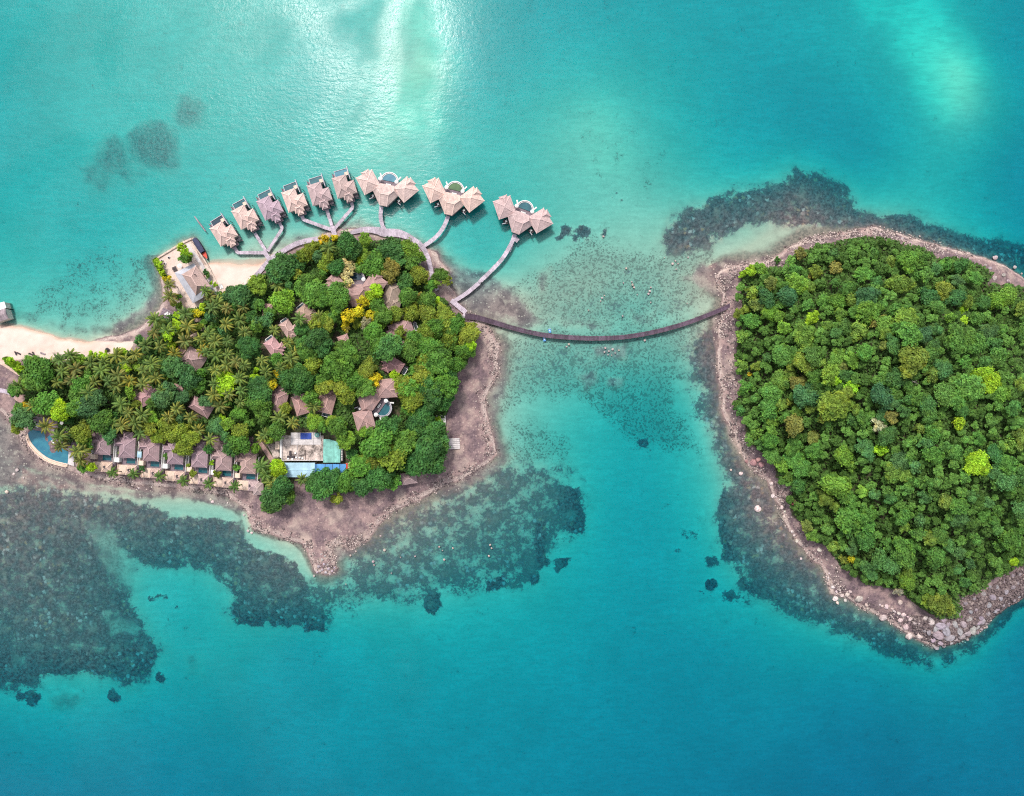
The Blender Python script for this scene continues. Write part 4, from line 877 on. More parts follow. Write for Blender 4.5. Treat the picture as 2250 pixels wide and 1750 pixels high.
outer = [(505, 607), (765, 478), (1010, 810), (880, 940), (752, 1012)]; inner = [(604, 628), (790, 515), (960, 790), (880, 850), (785, 895)]
poly_roof('lower_roof', outer, inner, 2.7, 3.9, 'metal', t, x, y)
r = Roof(); V = [(*[p - o for p, o in zip(J(*q, 5), (x, y))], 3.85) for q in ((602, 625), (792, 510), (985, 785), (788, 905))]
e1 = [p - o for p, o in zip(J(728, 660, 8), (x, y))]; e2 = [p - o for p, o in zip(J(800, 775, 8), (x, y))]
V += [(*e1, 6.9), (*e2, 6.9)]
r.poly(V, [(1, 0, 4), (2, 1, 4, 5), (3, 2, 5), (0, 3, 5, 4)], ((4, 5), (0, 4), (1, 4), (2, 5), (3, 5))); r.build(t, (.46, .325, .29))
w = MB(); w.prism([((p[0] - x) * .9, (p[1] - y) * .9) for p in (J(*q, 3) for q in outer)], -1, 2.6); w.build('wall', M['white'], t)
w = MB(); p = J(772, 628, 8); w.cone(p[0] - x, p[1] - y, 5.9, 7.3, .25, .12, 8); w.build('vent_pipe', M['dark'], t)
w = MB(); p = J(570, 512, 3.5); parasol(p[0], p[1], .9, 1.05, 'white parasol on the pale sand in front of the restaurant')
p = J(505, 553, 1.5); t = thing('dining_table', 'dark dining table with benches on the sand in front of the restaurant', 'table', (p[0], p[1], .9), R(25))
w = MB(); w.box(-.9, .9, -.45, .45, .68, .75); w.build('tabletop', M['dark'], t)
many('bench', 'dark', t, [(-.9, .9, -1.0, -.65, .38, .45), (-.9, .9, .65, 1.0, .38, .45)])
many('leg', 'dark', t, [(i - .05, i + .05, j - .05, j + .05, 0, .68) for i in (-.8, .8) for j in (-.35, .35)])
for k, (a, b) in enumerate(((378, 482), (342, 442), (428, 398))):
    p = J(a, b, 1.3); t = thing('beanbag', ('lower of three grey beanbag seats on the restaurant sand', 'grey beanbag seat nearest the green hedge corner', 'grey beanbag seat nearest the bright green trees')[k], 'beanbag', (p[0], p[1], .9), k, 'beanbag seats on the restaurant sand')
    w = MB(); w.cone(0, 0, 0, .35, .55, .6, 12); w.cone(0, 0, .35, .62, .6, .25, 12); w.build('seat', M['paleslab'], t, bevel=.05)
    w = MB(); w.cone(-.15, 0, .55, .9, .4, .2, 10); w.build('backrest', M['dark'], t, bevel=.05)
p = J(910, 660, 1.5); t = thing('life_ring_stand', 'small red life-ring stand beside the restaurant path', 'life ring', (p[0], p[1], 1.1)); w = MB(); w.tube([(0, 0, 0), (0, 0, 1.3)], .06); w.build('post', M['wood'], t)
w = MB(); w.tube([(.38 * math.cos(k * math.pi / 6), .38 * math.sin(k * math.pi / 6), 1.35) for k in range(13)], .1, 6); w.build('ring', M['red'], t)
x, y = J(1135, 790, .8); t = thing('sun_lounger', 'white double lounger alone on the little beach below the boardwalk', 'sun lounger', (x, y, max(ground(487, 630), .1)), R(18))
w = MB(); lounger(w, -.42, 0, 0, 0, 2.1); lounger(w, .42, 0, 0, 0, 2.1); w.build('lounger_body', M['white'], t)
# longtail boat
p0, p1 = J(775, 150, .8), J(952, 432, .8); Lb = math.dist(p0, p1); ang = math.atan2(p1[1] - p0[1], p1[0] - p0[0])
t = thing('longtail_boat', 'long wooden boat with a dark-blue canopy and a red bow, moored at the seawall', 'boat', (p0[0], p0[1], 0), ang)
prof = [(0, .95, .55), (.1, 1.1, .5), (.35, 1.2, .5), (.6, 1.1, .55), (.78, .85, .7), (.9, .5, 1.0), (.97, .2, 1.4), (1.0, .06, 1.65)]
w = MB(); V = []
for s_, hw, h in prof:
    X_ = s_ * Lb; kx = -.3
    V += [(X_, -hw, h), (X_, -hw * .72, kx), (X_, hw * .72, kx), (X_, hw, h), (X_, hw * .86, h - .02), (X_, hw * .6, max(kx + .2, h - .6)), (X_, -hw * .6, max(kx + .2, h - .6)), (X_, -hw * .86, h - .02)]
F = []
for i in range(len(prof) - 1):
    for k in range(8): F.append((i * 8 + k, (i + 1) * 8 + k, (i + 1) * 8 + (k + 1) % 8, i * 8 + (k + 1) % 8))
F += [tuple(range(8)), tuple((len(prof) - 1) * 8 + k for k in range(7, -1, -1))]
w.add(V, F); w.build('hull', M['dark'], t)
w = MB(); c = []
for s_, hw in ((.02, .95), (.2, 1.15), (.45, 1.2), (.66, 1.0)): c += [(s_ * Lb, -hw, 1.75), (s_ * Lb, -hw * .5, 2.0), (s_ * Lb, hw * .5, 2.0), (s_ * Lb, hw, 1.75)]
F = [(i * 4 + k, (i + 1) * 4 + k, (i + 1) * 4 + k + 1, i * 4 + k + 1) for i in range(3) for k in range(3)]
w.add(c, F); w.add([(a, b, d - .06) for a, b, d in c], [f[::-1] for f in F]); w.build('canopy', M['navy'], t)
w = MB(); [w.tube([(s_ * Lb, j, .4), (s_ * Lb, j, 1.75)], .04) for s_, q in ((.03, .85), (.35, 1.05), (.64, .9)) for j in (-q, q)]; w.build('canopy_frame', M['wood'], t)
w = MB(); w.prism([(Lb * .67, -.92), (Lb * .8, -.7), (Lb * .9, -.42), (Lb * .965, -.14), (Lb * .965, .14), (Lb * .9, .42), (Lb * .8, .7), (Lb * .67, .92)], .55, .78); w.build('bow_deck', M['red'], t)
w = MB(); w.tube([(Lb * .95, 0, .9), (Lb * .99, 0, 1.7), (Lb * 1.01, 0, 2.2)], [.1, .09, .05]); w.build('bow_post', M['white'], t)
w = MB(); w.box(-.1, .7, -.25, .25, .45, 1.0); w.tube([(-.1, 0, .7), (-2.2, 0, -.2)], .04); w.build('engine', M['dark'], t)
# floating log by the first villa
p, q = P(427.5, 476, 0), P(452, 509, 0); w = MB(); w.tube([(p[0], p[1], .12), ((p[0] + q[0]) / 2, (p[1] + q[1]) / 2, .2), (q[0], q[1], .1)], [.22, .35, .25], 8)
t = tag(w.build('floating_boom', M['wood']), 'thin pale timber boom floating beside the first overwater villa', 'boom')

# --- walkways
def smooth_line(pts, n=8):
    out = []; k = len(pts)
    for i in range(k - 1):
        p0, p1, p2, p3 = [np.array(pts[max(0, min(k - 1, j))], float) for j in (i - 1, i, i + 1, i + 2)]
        for t in np.linspace(0, 1, n, endpoint=False): out.append(.5 * (2 * p1 + (p2 - p0) * t + (2 * p0 - 5 * p1 + 4 * p2 - p3) * t * t + (3 * p1 - p0 - 3 * p2 + p3) * t ** 3))
    out.append(np.array(pts[-1], float)); return out
def walkway(name, label, pts, width, mat, z=1.55, sm=True, board=.7, cat='walkway', group=None, raw=False, rail=False, post=True):
    line = smooth_line(pts) if sm else [np.array(p, float) for p in pts]
    W = [np.array(P(p[0], p[1], z)) for p in line]
    wid = [width] * len(line) if not isinstance(width, list) else list(np.interp(np.linspace(0, 1, len(line)), np.linspace(0, 1, len(width)), width))
    seg = [0]
    for a, b in zip(W, W[1:]): seg.append(seg[-1] + float(np.linalg.norm(b - a)))
    def pt(s):
        i = min(max(int(np.searchsorted(seg, s)) - 1, 0), len(W) - 2); f = (s - seg[i]) / max(seg[i + 1] - seg[i], 1e-6)
        d = (W[i + 1] - W[i]) / max(seg[i + 1] - seg[i], 1e-6); j0, j1 = max(i - 1, 0), min(i + 2, len(W) - 1); dd = W[j1] - W[j0] if sm else d
        dd = dd / np.linalg.norm(dd); return W[i] + (W[i + 1] - W[i]) * f, np.array([-dd[1], dd[0]]), wid[i] + (wid[i + 1] - wid[i]) * f
    t = thing(name, label, cat, (W[0][0], W[0][1], 0), 0, group); o = W[0]
    n = max(2, int(seg[-1] / board)); m_ = MB(); prev = 0.5
    for k in range(n):
        a, na, wa = pt(seg[-1] * (k + .02) / n); b, nb_, wb = pt(seg[-1] * (k + .96) / n); a = a - o; b = b - o
        if k % 4 == 0: prev = random.random()
        tn = min(1, max(0, prev + random.uniform(-.25, .25))); zt = z + random.uniform(0, .012)
        ja, jb = random.uniform(-.05, .05), random.uniform(-.05, .05)
        q = [a + na * (wa / 2 + ja), a - na * (wa / 2 + jb), b - nb_ * (wb / 2 + jb), b + nb_ * (wb / 2 + ja)]
        m_.add([(*p, zt - .07) for p in q] + [(*p, zt) for p in q], [(0, 3, 2, 1), (4, 5, 6, 7), (0, 1, 5, 4), (1, 2, 6, 5), (2, 3, 7, 6), (3, 0, 4, 7)], tn)
    m_.build('deck_boards', M[mat], t)
    m_ = MB(); m2 = MB(); k = 0; step_ = 3.2
    ns = max(1, int(seg[-1] / 1.2))
    for i in range(ns):
        a, na, wa = pt(seg[-1] * i / ns); b, nb_, wb = pt(seg[-1] * (i + 1) / ns)
        for s_ in (-.4, .4): p, q = a - o + na * wa * s_, b - o + nb_ * wb * s_; m_.bar((*p, z - .17), (*q, z - .17), .14, .18)
    m_.build('beam', M['stilt'], t)
    if post:
        for i in range(int(seg[-1] / step_) + 1):
            a, na, wa = pt(min(seg[-1], i * step_ + .4))
            for s_ in (-.38, .38): p = a - o + na * wa * s_; m2.tube([(*p, -2.2), (*p, z - .25)], .11, 6)
        m2.build('stilts', M['stilt'], t)['kind'] = 'stuff'
    if rail:
        m3 = MB()
        for s_ in (-.49, .49):
            for i in range(ns):
                a, na, wa = pt(seg[-1] * i / ns); b, nb_, wb = pt(seg[-1] * (i + 1) / ns); p, q = a - o + na * wa * s_, b - o + nb_ * wb * s_
                m3.bar((*p, z + .95), (*q, z + .95), .06, .05)
                if i % 2 == 0: m3.bar((*p, z), (*p, z + .95), .06, .06)
        m3.build('railing', M['stilt'], t)
    return t
def C1(s): return [(420 + float(a) / 4.2, 340 + float(b) / 4.2) for a, b in (q.split(',') for q in s.split())]
def C5(s): return [(600 + float(a) / 6.067, 500 + float(b) / 6.067) for a, b in (q.split(',') for q in s.split())]
def C2(s): return [(760 + float(a) / 4.368, 340 + float(b) / 4.368) for a, b in (q.split(',') for q in s.split())]
def C4(s): return [(940 + float(a) / 3.12, 600 + float(b) / 3.12) for a, b in (q.split(',') for q in s.split())]
SP = 'walkway spurs to the small overwater villas'
walkway('boardwalk', 'wide curving pale boardwalk from the little beach to the trees, with a lower landing', [(541, 630), (567, 601)] + C1('700,1000 760,945 840,895 960,828 1100,788 1200,778 1300,782'), [2.0, 2.1, 2.15, 2.1], 'plank')
walkway('boardwalk', 'broad pale boardwalk curving round the northern tip of the wooded resort island', C5('1030,75 1100,55 1180,35 1280,30 1400,45 1480,70 1650,75 1780,115 1900,185 1990,260 2050,370 2085,480 2110,600 2140,730 2190,840'), [1.6, 2.2, 2.6, 3.6, 3.4, 2.3, 2.1, 2.0, 1.9, 1.8], 'plank', 1.56)
walkway('walkway_spur', 'pale walkway spur to the overwater villa nearest the moored boat', C1('392,845 428,905 560,906 675,907'), 1.45, 'plank', 1.535, False, group=SP)
walkway('walkway_spur', 'pale walkway spur to the second overwater villa, beside the bent spur', C1('588,725 640,810 690,890'), 1.35, 'plank', 1.54, False, group=SP)
walkway('walkway_spur', 'pale bent walkway spur to the mauve-roofed overwater villa', C1('812,625 842,680 705,893'), 1.35, 'plank', 1.545, False, group=SP)
walkway('walkway_spur', 'short pale link from the western three-way walkway junction to the boardwalk', C1('668,885 732,985'), 1.9, 'plank', 1.55, False)
walkway('walkway_spur', 'long bent pale walkway spur to the peach-roofed overwater villa', C1('1018,555 1035,600 1290,693'), 1.5, 'plank', 1.535, False, group=SP)
walkway('walkway_spur', 'straight pale walkway spur to the dusky-pink overwater villa', C1('1242,480 1302,668'), 1.45, 'plank', 1.54, False, group=SP)
walkway('walkway_spur', 'pale bent walkway spur to the northernmost small overwater villa', C1('1478,432 1492,487 1318,690'), 1.45, 'plank', 1.545, False, group=SP)
walkway('walkway_spur', 'short pale link from the eastern three-way walkway junction to the trees', C1('1300,665 1325,745'), 2.1, 'plank', 1.55, False)
TS = 'walkway spurs to the triple-roofed villas'
walkway('walkway_spur', 'curved pale walkway spur to the triple-roofed villa with the turquoise pool', C1('1756,480 1748,560 1760,640 1790,705'), 1.75, 'plank', 1.54, group=TS)
walkway('walkway_spur', 'curved pale walkway spur to the triple-roofed villa with the green pool', C2('982,590 935,700 860,795 745,880'), 1.75, 'plank', 1.54, group=TS)
walkway('walkway_spur', 'longest curved pale walkway, to the easternmost triple-roofed villa', C2('1620,765 1590,850 1500,1000 1380,1130 1290,1215') + C4('350,70 265,140 170,200'), 1.75, 'plank', 1.54, group=TS)
walkway('swim_landing', 'short pale swim landing beside the easternmost triple-roofed villa', C2('1612,795 1655,830'), 2.0, 'plank', 1.45, False, cat='landing')
walkway('swim_stair', 'narrow pale swim ladder beside the longest curved walkway', C2('1606,868 1575,935'), .5, 'plank', .5, False, cat='ladder', post=False)
walkway('footbridge_link', 'pale link of boards between the curved walkway and the dark footbridge', C4('160,188 262,272'), 2.1, 'plank', 1.57, False, cat='walkway')
walkway('footbridge_link', 'short pale stub of boards pointing to the trees at the footbridge head', C4('262,275 222,325'), 1.3, 'plank', 1.58, False, cat='walkway')
walkway('footbridge', 'long dark curved wooden footbridge between the resort island and the forest island', C4('255,298 340,308 480,348 620,388 800,427 1000,445 1160,449 1350,440 1550,406 1750,352 1900,297 2050,235 2150,185'), [2.7, 2.3, 2.05, 2.0, 2.0, 2.0, 1.95, 1.95, 1.9, 1.9, 1.9], 'plankdark', 1.62, board=.55, cat='footbridge', rail=True)
walkway('garden_boardwalk', 'pale grey boardwalk at the western tip of the resort island', [(-30, 852), (0, 858), (18, 862), (34, 870)], 1.9, 'plank', 1.5, cat='boardwalk')
for a, b, lb in ((836, 396, 'small blue swim float with white rail on the north side of the footbridge'), (799, 455, 'small blue swim float on the south side of the footbridge')):
    x, y = P(940 + a / 3.12, 600 + b / 3.12, .4); t = thing('swim_float', lb, 'swim float', (x, y, .05), .2, 'blue floats beside the footbridge'); w = MB(); w.box(-.55, .55, -.9, .9, -.2, .3); w.build('float_body', M['blue'], t, bevel=.08)
    w = MB(); w.box(-.2, .2, -.3, .3, .31, .5); w.tube([(-.45, .8, .3), (-.45, .8, 1.0), (.45, .8, 1.0), (.45, .8, .3)], .05); w.build('rail', M['white'], t)

# --- paths on the ground
def path(name, pts, width, mat, dz=.12):
    line = smooth_line(pts, 10); V = []; F = []
    W = [at(p[0], p[1]) for p in line]
    for i, (x, y, z) in enumerate(W):
        d = np.array(W[min(i + 1, len(W) - 1)][:2]) - np.array(W[max(i - 1, 0)][:2]); d /= np.linalg.norm(d) + 1e-9; nn = np.array([-d[1], d[0]])
        for k in (-1, -.5, 0, .5, 1):
            q = np.array([x, y]) + nn * k * width / 2; u, v = 1125 + q[0] / S, 875 - q[1] / S; zz = float(terrain(np.array([u]), np.array([v]))[0][0]); V.append((*q, max(zz, 0.05) + dz))
    for i in range(len(W) - 1):
        for k in range(4): F.append((i * 5 + k, i * 5 + k + 1, i * 5 + 6 + k, i * 5 + 5 + k)[::-1])
    m_ = MB(); m_.add(V, F); return tag(m_.build(name, M[mat]), kind='structure')
M['sandpath'] = plain('sandy_path', (0.62, 0.45, 0.37), 0.9, .15)
M['pinkpath'] = plain('pink_path', (0.42, 0.27, 0.24), 0.9, .2)
path('sand_path', [(-25, 787), (0, 794), (25, 809), (50, 825)], 2.2, 'sandpath')
path('garden_path', [(34, 869), (48, 877), (68, 864)], 3.2, 'pinkpath')
path('garden_path', [(400, 655), (408, 675), (404, 692), (412, 704), (440, 704), (453, 715), (450, 725), (428, 737), (395, 744)], 1.8, 'sandpath')
path('garden_path', [(392, 762), (405, 775)], 2.4, 'pinkpath')
path('garden_path', [(453, 752), (462, 762)], 2.0, 'sandpath')
path('garden_path', [(362, 806), (370, 832)], 2.6, 'pinkpath')
path('garden_path', [(210, 856), (235, 847)], 1.8, 'pinkpath')
path('service_path', [(556, 960), (580, 985), (598, 1012)], 2.0, 'pinkpath')
path('service_path', [(592, 972), (604, 992), (608, 1006)], 3.4, 'concrete')

# --- the big curved pool at the western tip
def B5(a, b, z=1.6): return P(a / 5.2, 840 + b / 5.2, z)
x, y = B5(560, 730); t = thing('swimming_pool', 'large curved blue swimming pool with a pale rounded sea-side rim', 'swimming pool', (x, y, 1.5))
arc = [(313, 590), (325, 640), (355, 700), (400, 755), (460, 812), (540, 868), (640, 908), (772, 940)]
arc = smooth_line(arc, 3); inner = [(780, 800), (720, 760), (640, 720), (590, 650), (560, 582), (440, 560), (350, 545)]
L = lambda p: tuple(a - b for a, b in zip(B5(*p), (x, y)))
w = MB(); w.prism([L(p) for p in arc] + [L(p) for p in inner], -1.2, -.06); w.build('pool_water', M['poolbig'], t)
w = MB()
for a, b in zip(arc, arc[1:]):
    p, q = L(a), L(b); w.bar((*p, -.7), (*q, -.7), .5, 1.6)
    ca = (a[0] - 14, a[1] + 17); cb = (b[0] - 14, b[1] + 17); p, q = L(ca), L(cb); w.bar((*p, -1.3), (*q, -1.3), .9, 1.4)
    ca = (a[0] - 24, a[1] + 32); cb = (b[0] - 24, b[1] + 32); p, q = L(ca), L(cb); w.bar((*p, -1.2), (*q, -1.2), .35, 1.9)
w.build('pool_rim', M['cream'], t)
w = MB(); w.prism([L(p) for p in ((350, 380), (690, 440), (860, 600), (840, 800), (782, 797), (722, 757), (643, 717), (593, 648), (563, 578), (440, 556), (350, 541))], -1.4, .02); w.build('pool_deck', M['deck'], t)
w = MB(); w.prism([L(p) for p in ((783, 800), (838, 812), (845, 962), (772, 938))], -1.4, .04); w.build('sun_deck', M['paleslab'], t)
p = B5(425, 497, 4); parasol(p[0], p[1], 1.52, .95, 'white parasol at the corner of the big curved pool')
p = B5(700, 468, 4); parasol(p[0], p[1], 1.52, .8, 'white parasol at the back of the mauve deck behind the curved pool')
for k, (a, b, r_, lb) in enumerate(((372, 492, .1, 'white lounger beside the parasol at the curved pool corner'), (640, 558, .5, 'white lounger with red towel behind the curved pool'), (608, 690, .4, 'white lounger on the curved pool edge beside the palm'))):
    p = B5(a, b, 1.8); q = thing('sun_lounger', lb, 'sun lounger', (p[0], p[1], 1.53), r_, 'loungers by the curved pool'); w = MB(); lounger(w, 0, 0, 0, 0); w.build('lounger_body', M['white'], q)
    if k == 1: w = MB(); w.box(-.3, .3, -.9, -.1, .365, .39); w.build('towel', M['red'], q)

# --- beach of the western lagoon
def B4(a, b, z=1.0): return P(a / 5.2, 640 + b / 5.2, z)
x, y = B4(40, 270, 3); t = thing('jetty_house', 'mauve-roofed jetty house at the western picture edge', 'house', (x, y, 1.2), R(18))
w = MB(); w.box(-4, 1.75, -2.2, 2.0, -2.5, 2.3); w.build('wall', M['wall'], t)
w = MB(); w.add([(-5, -2.5, 2.3), (2.0, -2.5, 2.3), (2.0, 2.3, 2.3), (-5, 2.3, 2.3), (-5, -.2, 3.3), (2.0, -.2, 3.3)], [(0, 1, 5, 4), (2, 3, 4, 5), (1, 2, 5), (3, 0, 4), (0, 3, 2, 1)]); w.build('roof', M['wood'], t)
x, y = B4(30, 170, 3); t = thing('jetty_kiosk', 'small white-roofed kiosk on the jetty at the western picture edge', 'kiosk', (x, y, 1.2), R(18))
w = MB(); w.box(-1.4, 1.3, -1.2, 1.3, -2.5, 2.0); w.build('wall', M['wall'], t); w = MB(); w.box(-1.6, 1.5, -1.4, 1.5, 2.0, 2.2); w.build('roof', M['white'], t)
for a, b, lb in ((192, 712, 'western chair of the dark pair nearest the jetty house on the pale sand'), (230, 715, 'eastern chair of the dark pair nearest the jetty house on the pale sand'), (362, 722, 'western chair of the dark pair beside the brown parasol side of the beach'), (393, 716, 'eastern chair of the dark pair beside the brown parasol side of the beach')):
    p = B4(a, b); z = ground(a / 5.2, 640 + b / 5.2); q = thing('beach_chair', lb, 'beach chair', (p[0], p[1], z), .3 + a % 3 * .4, 'dark chairs on the lagoon beach')
    w = MB(); lounger(w, 0, 0, 0, 0, 1.7, .65); w.build('chair_body', M['dark'], q)
p = B4(625, 705, 3); parasol(p[0], p[1], ground(120, 775), 1.0, 'brown thatched parasol on the pale lagoon beach', 'stone', ht=2.2)
p = B4(500, 715, 1); z = ground(96, 777); q = thing('sun_lounger', 'dark lounger on the sand beside the brown thatched parasol', 'sun lounger', (p[0], p[1], z), 1.2); w = MB(); lounger(w, 0, 0, 0, 0); w.build('lounger_body', M['wood'], q)
p = B4(1235, 672, 1); z = ground(237, 769); q = thing('beach_hut', 'small dark domed hut at the eastern end of the lagoon beach', 'hut', (p[0], p[1], z)); w = MB(); w.cone(0, 0, .9, 1.9, .95, .15, 12); w.build('roof', M['dark'], q); w = MB(); w.cone(0, 0, -.3, .89, .7, .7, 12); w.build('wall', M['wood'], q)
# ------------------------------------------------------------------ vegetation: a few crowns and palms built leaf by leaf, copied as individuals
def rnd_unit(n, r):
    v = r.normal(size=(n, 3)); return v / np.linalg.norm(v, axis=1, keepdims=True)
def quads_at(C, Nn, size, r, aspect=(.7, 1.1)):
    n = len(C); t = rnd_unit(n, r); t -= (t * Nn).sum(1, keepdims=True) * Nn; t /= np.linalg.norm(t, axis=1, keepdims=True) + 1e-9
    b = np.cross(Nn, t); s = (size * r.uniform(.7, 1.3, n))[:, None]; a = r.uniform(*aspect, n)[:, None]
    k = r.uniform(.1, .35, n)[:, None] * s
    return np.stack([C - t * s - b * s * a * .55, C + t * s * .6 - b * s * a - Nn * k, C + t * s + b * s * a * .6, C - t * s * .55 + b * s * a - Nn * k], 1).reshape(-1, 3)
ICO = None
def ico():
    global ICO
    if ICO is None:
        import bmesh
        bm = bmesh.new(); bmesh.ops.create_icosphere(bm, subdivisions=2, radius=1); ICO = (np.array([v.co[:] for v in bm.verts]), np.array([[v.index for v in f.verts] for f in bm.faces])); bm.free()
    return ICO
def crown_mesh(name, seed, nl, per, leaf, flat=.62, spread=1.0, loose=.16):
    r = np.random.default_rng(seed); C = []; Nn = []; T = []; lob = []
    sx, sy = r.uniform(.85, 1.1), r.uniform(.85, 1.1)
    for i in range(nl):
        f = (i + .5) / nl; el = math.asin(1 - 1.15 * f) if 1 - 1.15 * f > -1 else -1.2
        az = i * 2.39996 + r.uniform(-.8, .8); rad = r.uniform(.42, .84) * spread
        if r.random() < .12: rad *= 1.22
        c = np.array([math.cos(el) * math.cos(az) * rad * sx, math.cos(el) * math.sin(az) * rad * sy, math.sin(el) * rad * flat]); q = r.choice([.17, .21, .26, .32, .40]) * r.uniform(.9, 1.1)
        lob.append((c, q, r.uniform(.15, .95)))
    lob.append((np.zeros(3), .5, .3))
    V = []; F = []; tint = []; b = 0
    iv, if_ = ico()
    for c, q, tn in lob:
        d = rnd_unit(per, r); d[:, 2] = np.where(d[:, 2] < -.35, -d[:, 2], d[:, 2])
        rr = q * (1 + r.normal(size=per) * loose)[:, None]
        p = c + d * rr * np.array([1, 1, .85]); n = d * .75 + rnd_unit(per, r) * .55 + np.array([0, 0, .35]); n /= np.linalg.norm(n, axis=1, keepdims=True)
        V.append(quads_at(p, n, leaf, r)); T.append(np.clip(tn + r.normal(size=per) * .2, 0, 1))
    V = np.concatenate(V); nq = len(V) // 4; Fq = np.arange(nq * 4).reshape(-1, 4)
    # solid hearts of the lobes so that the crown is not see-through everywhere (as degenerate quads)
    hv = []; hf = []; b = len(V)
    for c, q, tn in lob:
        hv.append(c + iv * q * .72 * np.array([1, 1, .8])); hf.append(np.concatenate([if_, if_[:, 2:3]], 1) + b); b += len(iv)
    hv = np.concatenate(hv); hf3 = np.concatenate(hf)[:, :3]
    me = bpy.data.meshes.new(name)
    allv = np.concatenate([V, hv]); me.vertices.add(len(allv)); me.vertices.foreach_set('co', allv.astype(np.float32).ravel())
    loops = np.concatenate([Fq.ravel(), hf3.ravel()]).astype(np.int32); me.loops.add(len(loops)); me.loops.foreach_set('vertex_index', loops)
    st = np.concatenate([np.arange(nq) * 4, nq * 4 + np.arange(len(hf3)) * 3]).astype(np.int32); me.polygons.add(len(st)); me.polygons.foreach_set('loop_start', st)
    me.update(calc_edges=True)
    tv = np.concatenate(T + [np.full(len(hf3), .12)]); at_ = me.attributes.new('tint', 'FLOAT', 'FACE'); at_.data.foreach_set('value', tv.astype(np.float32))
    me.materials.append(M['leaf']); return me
def trunk_mesh(name, seed):
    r = random.Random(seed); m_ = MB()
    m_.tube([(0, 0, -.3), (.01, .0, .0), (.03, .02, .4), (.0, .03, .75)], [.085, .07, .05, .035], 7)
    for k in range(5):
        a = k * 1.256 + r.uniform(-.3, .3); q = r.uniform(.35, .6)
        m_.tube([(.02, .02, .45 + .06 * k), (.5 * q * math.cos(a), .5 * q * math.sin(a), .75), (q * math.cos(a), q * math.sin(a), 1.0)], [.035, .025, .012], 5)
    return m_.mesh(name, M['bark'])
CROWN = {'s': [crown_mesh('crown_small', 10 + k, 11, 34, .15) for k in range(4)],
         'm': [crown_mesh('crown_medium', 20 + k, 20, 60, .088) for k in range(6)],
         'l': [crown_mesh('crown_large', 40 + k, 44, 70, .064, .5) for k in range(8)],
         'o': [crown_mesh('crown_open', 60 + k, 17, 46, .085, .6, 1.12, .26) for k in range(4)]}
TRUNK = [trunk_mesh('trunk', 80 + k) for k in range(3)]

def palm_mesh(name, seed, nf):
    r = random.Random(seed); V = []; F = []; T = []; A = []
    def quad(a, b, c, d, t, ag):
        k = len(V); V.extend([a, b, c, d]); F.append((k, k + 1, k + 2, k + 3)); T.append(t); A.append(ag)
    for i in range(nf):
        age = i / nf; az = i * 2.39996 + r.uniform(-.25, .25); el = R(74 - 82 * age + r.uniform(-6, 6)); Lf = r.uniform(.86, 1.08) * (.78 + .3 * min(1, age * 2.5))
        d = Vector((math.cos(az), math.sin(az), 0)); side = Vector((-math.sin(az), math.cos(az), 0)); p = Vector((0, 0, .05)); n = 11; e = el; tb = r.uniform(.25, .8)
        pts = []
        for k in range(n + 1): pts.append((p.copy(), e)); p = p + (d * math.cos(e) + Vector((0, 0, 1)) * math.sin(e)) * (Lf / n); e -= R(7.5 + 4.5 * age)
        for k in range(n):
            (a, ea), (b, eb) = pts[k], pts[k + 1]; w = .022 * (1 - k / n * .75)
            ctr = (1 - age) * .85
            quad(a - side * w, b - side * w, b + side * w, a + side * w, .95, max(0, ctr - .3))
            if k < 1: continue
            fwd = (b - a).normalized(); s = k / n; ll = .150 * math.sin(math.pi * min(1, .18 + s * .86)) ** .7 + .03; dn = Vector((0, 0, -1))
            for sg in (-1, 1):
                for h in (0, .34, .67):
                    q = a.lerp(b, h); tip = q + (side * sg * .80 + fwd * .58 + dn * (.30 + .35 * age + r.uniform(0, .2))).normalized() * ll * r.uniform(.85, 1.1)
                    ww = fwd * .017; m1 = q.lerp(tip, .5) + Vector((0, 0, .012))
                    t = min(1, max(0, tb + r.uniform(-.22, .22))); quad(q - ww, m1 - ww * 1.1, m1 + ww * 1.1, q + ww, t, ctr); quad(m1 - ww * 1.1, tip - ww * .2, tip + ww * .2, m1 + ww * 1.1, t, ctr)
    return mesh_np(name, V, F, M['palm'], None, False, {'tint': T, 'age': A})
PALMC = [palm_mesh('palm_crown', 5 + k, 17 + k) for k in range(4)]
def palm_trunk(name, seed):
    r = random.Random(seed); m_ = MB(); a = r.uniform(-.06, .06)
    m_.tube([(a * 1.2, .03, -.25), (a, .02, 0), (a * .5, .0, .35), (a * .1, 0, .7), (0, 0, 1)], [.07, .055, .042, .036, .034], 7); return m_.mesh(name, M['bark'])
PALMT = [palm_trunk('palm_trunk', k) for k in range(3)]

COL = {'D': (.050, .148, .042), 'G': (.086, .208, .038), 'O': (.165, .235, .034), 'L': (.25, .43, .024), 'Y': (.46, .40, .020), 'C': (.50, .48, .26), 'B': (.190, .195, .048), 'W': (.50, .48, .28), 'R': (.22, .07, .07), 'P': (.26, .25, .18), 'T': (.062, .160, .062), 'S': (.145, .275, .036)}
NAMEC = {'D': 'dark green', 'G': 'mid-green', 'O': 'olive-green', 'L': 'bright lime-green', 'Y': 'yellow', 'C': 'cream-leaved', 'B': 'dull olive', 'W': 'white-flowering', 'R': 'reddish', 'P': 'grey-green sparse', 'T': 'blue-green', 'S': 'fresh green'}
def jit(c, a=.16):
    k = random.uniform(1 - a, 1 + a); return tuple(min(.8, v * k * random.uniform(.93, 1.07)) for v in c)
def new_obj(name, me, parent, color, scale, rz, loc=(0, 0, 0), tilt=(0, 0)):
    o = bpy.data.objects.new(name, me); col.objects.link(o); o.parent = parent; o.color = (*color, 1); o.scale = scale; o.rotation_euler = (tilt[0], tilt[1], rz); o.location = loc; return o
TREES = []      # (root, px, py, r, colour key, island)
